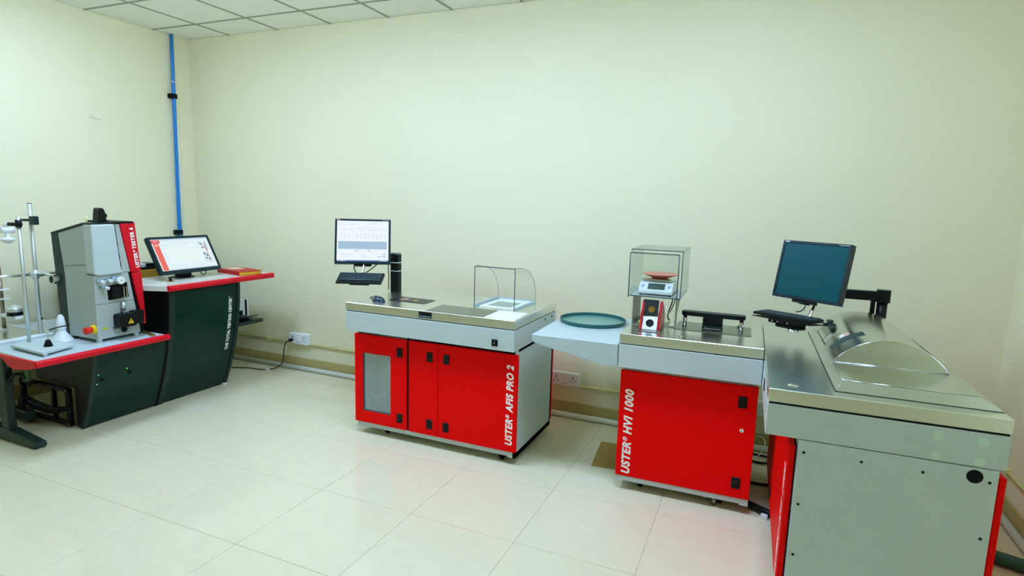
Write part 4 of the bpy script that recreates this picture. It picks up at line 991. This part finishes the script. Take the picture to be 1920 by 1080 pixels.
F.part('yarn_column', MB().prism([(2.712, 1.434), (2.742, 1.434), (2.800, 1.088), (2.742, 1.088)], 'x', -4.30, -4.205, bev=0.002), M_GREYT)
F.part('yarn_slot', MB().prism([(2.690, 1.432), (2.715, 1.432), (2.745, 1.09), (2.722, 1.09)], 'x', -4.30, -4.215), M_BLACKM)
for y, z in ((2.705, 1.385), (2.715, 1.29), (2.728, 1.20), (2.734, 1.15)): F.part('slot_clip', MB().box(-4.216, -4.206, y-0.007, y+0.007, z-0.02, z+0.02), M_BLACK)
F.part('back_shell', MB().prism([(-4.558, 1.372), (-4.634, 1.350), (-4.618, 1.05), (-4.600, 0.72), (-4.585, zf+0.012), (-4.514, zf+0.018), (-4.518, 1.0), (-4.524, 1.13)], 'y', 2.537, 2.86, bev=0.002), M_DGREEN)
F.part('top_cap', MB().prism([(-4.634, 1.350), (-4.268, 1.434), (-4.19, 1.437), (-4.19, 1.445), (-4.272, 1.446), (-4.634, 1.364)], 'y', 2.537, 2.70), M_DGREEN)
F.part('top_cap', MB().box(-4.50, -4.195, 2.705, 2.84, 1.438, 1.452, bev=0.002), M_BLACK)
F.part('inner_panel', MB().prism([(2.70, 1.438), (2.845, 1.438), (2.878, 0.69), (2.878, zf+0.02), (2.84, zf+0.02), (2.78, 1.08), (2.74, 1.438)], 'x', -4.51, -4.215), M_BLACKM)
rp = F.part('red_panel', MB().prism([(2.742, 1.444), (2.850, 1.444), (2.878, 1.084), (2.803, 1.084)], 'x', -4.225, -4.198, bev=0.002), M_REDT)
F.part('red_panel', MB().prism([(2.804, 1.080), (2.878, 1.080), (2.890, 0.69), (2.872, 0.69)], 'x', -4.225, -4.198, bev=0.002), M_REDT)
me = text_mesh('USTER® TESTER 6', M_WHITE, lambda u, v, w: (-4.198+w, 2.8655-0.112*u-v, 1.115+u), 0.292, 0.026, 0.0, 0.042)
F.rawmesh('lettering', me, rp, 'white lettering running up the panel')
for y0_, z0_, y1_, r_, name in ((2.563, 1.043, 0.055, 0.011, 'guide_pin'), (2.619, 1.044, 0.05, 0.011, 'guide_pin'), (2.586, 0.998, 0.06, 0.011, 'guide_pin')):
    gp = F.part(name, MB().cyl((-4.2, y0_, z0_), (-4.2+0.02, y0_, z0_), r_, n=16).cyl((-4.2, y0_, z0_), (-4.2+y1_, y0_+0.012, z0_-0.002), r_*0.65, n=14), mat('pin_blue_grey', (150, 180, 196), 0.3))
    F.part('pin_cap', MB().cyl((-4.2+y1_-0.02, y0_+0.0085, z0_-0.001), (-4.2+y1_, y0_+0.012, z0_-0.002), r_*1.05, n=16), M_WPL, gp)
gp = F.part('guide_pin', MB().cyl((-4.2, 2.668, 1.049), (-4.165, 2.668, 1.049), 0.017, n=18), mat('pin_blue_grey', (150, 180, 196), 0.3))
wd = F.part('guide_wheel', MB().lathe([(0.008, 0.0), (0.026, 0.0), (0.028, 0.006), (0.026, 0.014), (0.008, 0.014)], (-4.172, 2.702, 1.038), 26, 'x', close=True), M_WPL)
F.part('wheel_hub', MB().cyl((-4.2, 2.702, 1.038), (-4.164, 2.702, 1.038), 0.009, n=14), M_ALU, wd)
sw_ = F.part('sensor_window', MB().prism([(2.622, 1.004), (2.765, 1.016), (2.772, 0.908), (2.628, 0.902)], 'x', -4.2025, -4.197), M_BLACKM)
F.part('sensor_block', MB().box(-4.2, -4.165, 2.64, 2.712, 0.915, 0.988, bev=0.006), M_BLACK, sw_)
for y in (2.716, 2.736): F.part('sensor_plate', MB().box(-4.2, -4.155, y-0.006, y+0.004, 0.912, 0.990, bev=0.003), M_CHROME, sw_)
F.part('yarn_tube', MB().cyl((-4.182, 2.718, 0.815), (-4.182, 2.718, 0.880), 0.0135, n=16), M_ALU)
F.part('tube_collar', MB().cyl((-4.182, 2.718, 0.798), (-4.182, 2.718, 0.815), 0.009, n=14), mat('pin_blue_grey', (150, 180, 196), 0.3))
sb = F.part('suction_box', MB().prism(rrect(2.652, 2.775, 0.706, 0.800, 0.018), 'x', -4.2, -4.125, bev=0.002), M_BLACK)
F.part('suction_lid', MB().box(-4.2, -4.145, 2.765, 2.845, 0.712, 0.808, bev=0.005), M_BLACK, sb)
F.part('lid_stripe', MB().box(-4.146, -4.1435, 2.778, 2.786, 0.735, 0.785), mat('teal_stripe', (60, 160, 150), 0.4), sb)
wt = F.part('warning_triangle', MB().prism([(2.708, 0.727), (2.750, 0.727), (2.729, 0.764)], 'x', -4.1255, -4.1235), M_YEL, sb)
F.part('warning_mark', MB().prism([(2.727, 0.752), (2.733, 0.752), (2.729, 0.743), (2.733, 0.743), (2.727, 0.731), (2.729, 0.740), (2.725, 0.740)], 'x', -4.1236, -4.1230), M_BLACKM, sb)
F.part('handle_bar', MB().tube([(-4.19, 2.645, 0.703), (-4.165, 2.66, 0.704), (-4.165, 2.77, 0.706), (-4.17, 2.785, 0.706)], 0.007, 8, 1), M_DGREEN)
F.part('knob', MB().lathe([(0.0, 0.0), (0.020, 0.0), (0.020, 0.010), (0.015, 0.014), (0.0, 0.014)], (-4.2, 2.722, 0.676), 22, 'x'), M_BLACK)
F.part('display', MB().box(-4.201, -4.1985, 2.572, 2.612, 0.698, 0.710), M_LCD)
es = F.part('stop_button', MB().lathe([(0.0, 0.0), (0.034, 0.0), (0.034, -0.010), (0.026, -0.018), (0.0, -0.018)], (-4.236, 2.54, 0.704), 24, 'y'), M_YEL, label='emergency stop button, yellow collar and red head')
F.part('button_head', MB().lathe([(0.0, -0.018), (0.018, -0.018), (0.018, -0.035), (0.025, -0.040), (0.025, -0.062), (0.019, -0.066), (0.0, -0.067)], (-4.236, 2.54, 0.704), 24, 'y'), mat('stop_red', (220, 24, 16), 0.35), es)
F.part('lens_bracket', MB().prism([(2.62, 1.446), (2.70, 1.446), (2.678, 1.462), (2.676, 1.476), (2.686, 1.486), (2.684, 1.502), (2.672, 1.512), (2.668, 1.532), (2.655, 1.546), (2.638, 1.546), (2.630, 1.535), (2.626, 1.50)], 'x', -4.30, -4.235, bev=0.003), M_BLACK)
F.part('antenna_pin', MB().cyl((-4.262, 2.56, 1.43), (-4.258, 2.56, 1.492), 0.005, n=8), M_COND)

# things standing on the bench
single('brass_bar', MB().box(-0.012, 0.012, -0.13, 0.13, 0, 0.014, bev=0.001).xform(Matrix.Translation((-4.20, 2.888, ZW+0.001)) @ Matrix.Rotation(R(75), 4, 'Z')), M_BRASS, 'flat brass bar lying on the bench behind the instrument', 'bar', (-4.20, 2.888, ZW))
t = Thing('lab_stand', 'grey steel base plate with a tall thin rod at the bench end', 'lab stand', (-4.36, 2.30, ZW))
t.part('base_plate', MB().prism([(-4.51, 2.175), (-4.125, 2.155), (-4.19, 2.375), (-4.58, 2.42)], 'z', ZW+0.013, ZW+0.028, bev=0.001), M_GREY)
for x, y in ((-4.15, 2.18), (-4.22, 2.355), (-4.49, 2.20)): t.part('foot', MB().cyl((x, y, ZW), (x, y, ZW+0.014), 0.012, n=12), M_WPL)
t.part('rod', MB().cyl((-4.502, 2.279, ZW+0.02), (-4.502, 2.279, 1.482), 0.0115, n=14), M_ALU)
t.part('rod_clamp', MB().tube([(-4.56, 2.25, 1.43), (-4.49, 2.29, 1.43)], 0.012, 8, 0).cyl((-4.502, 2.279, 1.41), (-4.502, 2.279, 1.46), 0.018, n=12), M_BLACK)
t = Thing('yarn_stand', 'tall yarn stand with chrome cross rod and ring on white base', 'lab stand', (-4.95, 2.38, ZW))
t.part('white_base', MB().box(-5.28, -4.70, 2.20, 2.545, ZW, ZW+0.018, bev=0.004), M_WPL)
t.part('steel_plate', MB().box(-5.26, -4.735, 2.225, 2.515, ZW+0.018, ZW+0.024), M_STEEL)
t.part('rod', MB().cyl((-4.754, 2.483, ZW), (-4.754, 2.483, 1.56), 0.0145, n=16), M_ALU)
t.part('rod_cap', MB().cyl((-4.754, 2.483, 1.56), (-4.754, 2.483, 1.564), 0.0146, n=16), M_BLACK)
t.part('cross_rod', MB().cyl((-4.754, 2.02, 1.062), (-4.754, 2.70, 1.062), 0.011, n=14), M_CHROME)
ck = t.part('clamp', MB().cyl((-4.754, 2.45, 1.062), (-4.754, 2.53, 1.062), 0.022, n=14).cyl((-4.754, 2.483, 1.03), (-4.754, 2.483, 1.09), 0.022, n=14), M_ALU)
t.part('ring_arm', MB().tube([(-4.74, 2.50, 1.065), (-4.70, 2.515, 1.07), (-4.625, 2.508, 1.055)], 0.012, 8), M_ALU)
t.part('ring', MB().lathe([(0.026, -0.018), (0.034, -0.018), (0.034, 0.018), (0.026, 0.018)], (-4.585, 2.508, 1.035), 26, 'y', close=True), M_CHROME)
t.part('top_clamp', MB().tube([(-4.79, 2.44, 1.445), (-4.70, 2.47, 1.447)], 0.009, 8, 0).box(-4.722, -4.668, 2.455, 2.49, 1.415, 1.475, bev=0.004), M_DGREEN)
t.part('short_rod', MB().cyl((-5.053, 2.409, ZW+0.02), (-5.053, 2.409, 1.10), 0.0125, n=14), mat('dull_steel_rod', (150, 140, 124), 0.3, 1.0))
t.part('rod_foot', MB().cyl((-5.053, 2.409, ZW+0.018), (-5.053, 2.409, ZW+0.038), 0.026, n=16), M_WPL)
for z in (0.935, 0.868):
    t.part('guide_disc', MB().lathe([(0.0, -0.004), (0.045, -0.003), (0.045, 0.003), (0.0, 0.004)], (-5.03, 2.409, z), 20), M_WPL)
pf = t.part('weight_arm', MB().box(-5.10, -4.855, 2.385, 2.435, 0.735, 0.758, bev=0.003), M_WPL)
t.part('weight', MB().lathe([(0.0, 0.0), (0.047, 0.0), (0.047, 0.028)], (-4.905, 2.41, 0.758), 24), M_BLACK, pf)
t.part('weight_dome', MB().lathe([(0.047, 0.028), (0.046, 0.05), (0.032, 0.066), (0.012, 0.075), (0.0, 0.078)], (-4.905, 2.41, 0.758), 24), M_ALU, pf)
hk = t.part('hanging_knob', MB().lathe([(0.0, 0.0), (0.02, 0.004), (0.046, 0.026), (0.047, 0.034), (0.016, 0.044), (0.013, 0.075), (0.018, 0.10), (0.016, 0.13), (0.026, 0.135), (0.026, 0.142), (0.0, 0.144)], (-4.905, 2.409, 1.275), 24), M_WPL)
t.part('hanging_arm', MB().tube([(-4.905, 2.409, 1.375), (-4.97, 2.35, 1.375), (-5.053, 2.25, 1.375)], 0.018, 10, 1), M_WPL, hk)
t.part('knob_nut', MB().cyl((-4.905, 2.37, 1.37), (-4.905, 2.45, 1.37), 0.022, n=12), M_WPL, hk)
t.part('hanging_post', MB().cyl((-5.053, 2.25, ZW+0.02), (-5.053, 2.25, 1.39), 0.011, n=12), M_ALU)
t = Thing('white_funnel', 'white conical funnel with twisted neck beside the instrument', 'funnel', (-4.497, 2.478, ZW))
t.part('cone', MB().lathe([(0.066, 0.0), (0.064, 0.006), (0.030, 0.055), (0.026, 0.07)], (-4.497, 2.478, ZW), 26), M_WPL)
t.part('neck', MB().lathe([(0.026, 0.07), (0.030, 0.09), (0.026, 0.13), (0.020, 0.165), (0.010, 0.183), (0.0, 0.186)], (-4.497, 2.478, ZW), 14), M_WPL)
t = Thing('spring_weight', 'small black ribbed cone with a wire loop on the plate', 'weight', (-4.28, 2.272, ZW+0.028))
rb = []
for i in range(6): rb += [(0.0265-0.0026*i, 0.0075*i), (0.0265-0.0026*i, 0.0075*i+0.005), (0.020-0.002*i, 0.0075*i+0.0062)]
t.part('ribbed_cone', MB().lathe(rb, (-4.28, 2.272, ZW+0.028), 20), M_BLACK)
t.part('wire_stem', MB().tube([(-4.28, 2.272, ZW+0.07), (-4.278, 2.272, ZW+0.12), (-4.30, 2.272, ZW+0.15), (-4.30, 2.26, ZW+0.20), (-4.295, 2.262, ZW+0.215), (-4.275, 2.28, ZW+0.17), (-4.28, 2.274, ZW+0.11)], 0.0032, 6), M_ALU)
t.part('wire_tip', MB().lathe([(0.0, 0.0), (0.006, 0.002), (0.006, 0.012), (0.0, 0.014)], (-4.298, 2.262, ZW+0.206), 10), M_BLACK)
t.part('wire_hook', MB().tube([(-4.28, 2.285, ZW+0.135), (-4.26, 2.33, ZW+0.148), (-4.26, 2.37, ZW+0.150), (-4.265, 2.40, ZW+0.145)], 0.004, 6), M_BLACK)

# ------------------------------------------------------------------ floor clutter
single('cardboard_sheet', MB().prism([(-0.895, 3.505), (-0.55, 3.545), (-0.62, 3.93), (-0.935, 3.905)], 'z', 0.0005, 0.006, bev=0.0008), M_CARD, 'flat brown cardboard sheet on the floor beside the lettered machine', 'cardboard', (-0.75, 3.7, 0))
single('cable_loop', MB().tube([(-0.02, 4.10, 0.008), (0.08, 4.02, 0.010), (0.17, 4.04, 0.016), (0.18, 4.12, 0.02), (0.10, 4.16, 0.012), (0.0, 4.15, 0.008)], 0.008, 8, 3), M_BLACK, 'black cable loop lying behind the gap between the two right machines', 'cable', (0.08, 4.08, 0))
single('cable_run', MB().tube([(-0.10, 3.75, 0.009), (0.02, 3.72, 0.009), (0.10, 3.70, 0.009), (0.22, 3.74, 0.009), (0.4, 3.8, 0.009)], 0.008, 8, 3), M_BLACK, 'straight black cable on the floor in the machine gap', 'cable', (0.1, 3.72, 0))
t = Thing('floor_hose', 'thick black hose along the floor under the lettered machine', 'hose', (0.0, 3.40, 0))
t.part('hose_run', MB().tube([(-0.46, 3.47, 0.022), (-0.25, 3.46, 0.022), (-0.05, 3.44, 0.022), (0.08, 3.37, 0.022), (0.16, 3.32, 0.022), (0.3, 3.30, 0.022)], 0.021, 10, 3), M_BLACK)
t.part('hose_tag', MB().box(0.115, 0.15, 3.285, 3.315, 0.0, 0.022, bev=0.002), M_WPL)
single('grey_cord', MB().tube([(0.02, 4.15, 0.05), (0.06, 4.05, 0.03), (0.10, 4.05, 0.05), (0.14, 4.14, 0.11), (0.1, 4.20, 0.14), (0.06, 4.22, 0.1), (0.04, 4.18, 0.0035)], 0.003, 6, 3), M_ALU, 'thin pale cord beside the black cable loop', 'cord', (0.08, 4.12, 0))
single('wrapped_hose', MB().tube([(0.93, 3.40, 0.033), (1.1, 3.38, 0.034), (1.22, 3.33, 0.034), (1.335, 3.30, 0.034)], 0.032, 12, 2), M_BAG, 'dark teal wrapped hose on the floor at the bottom right corner', 'hose', (1.15, 3.36, 0))
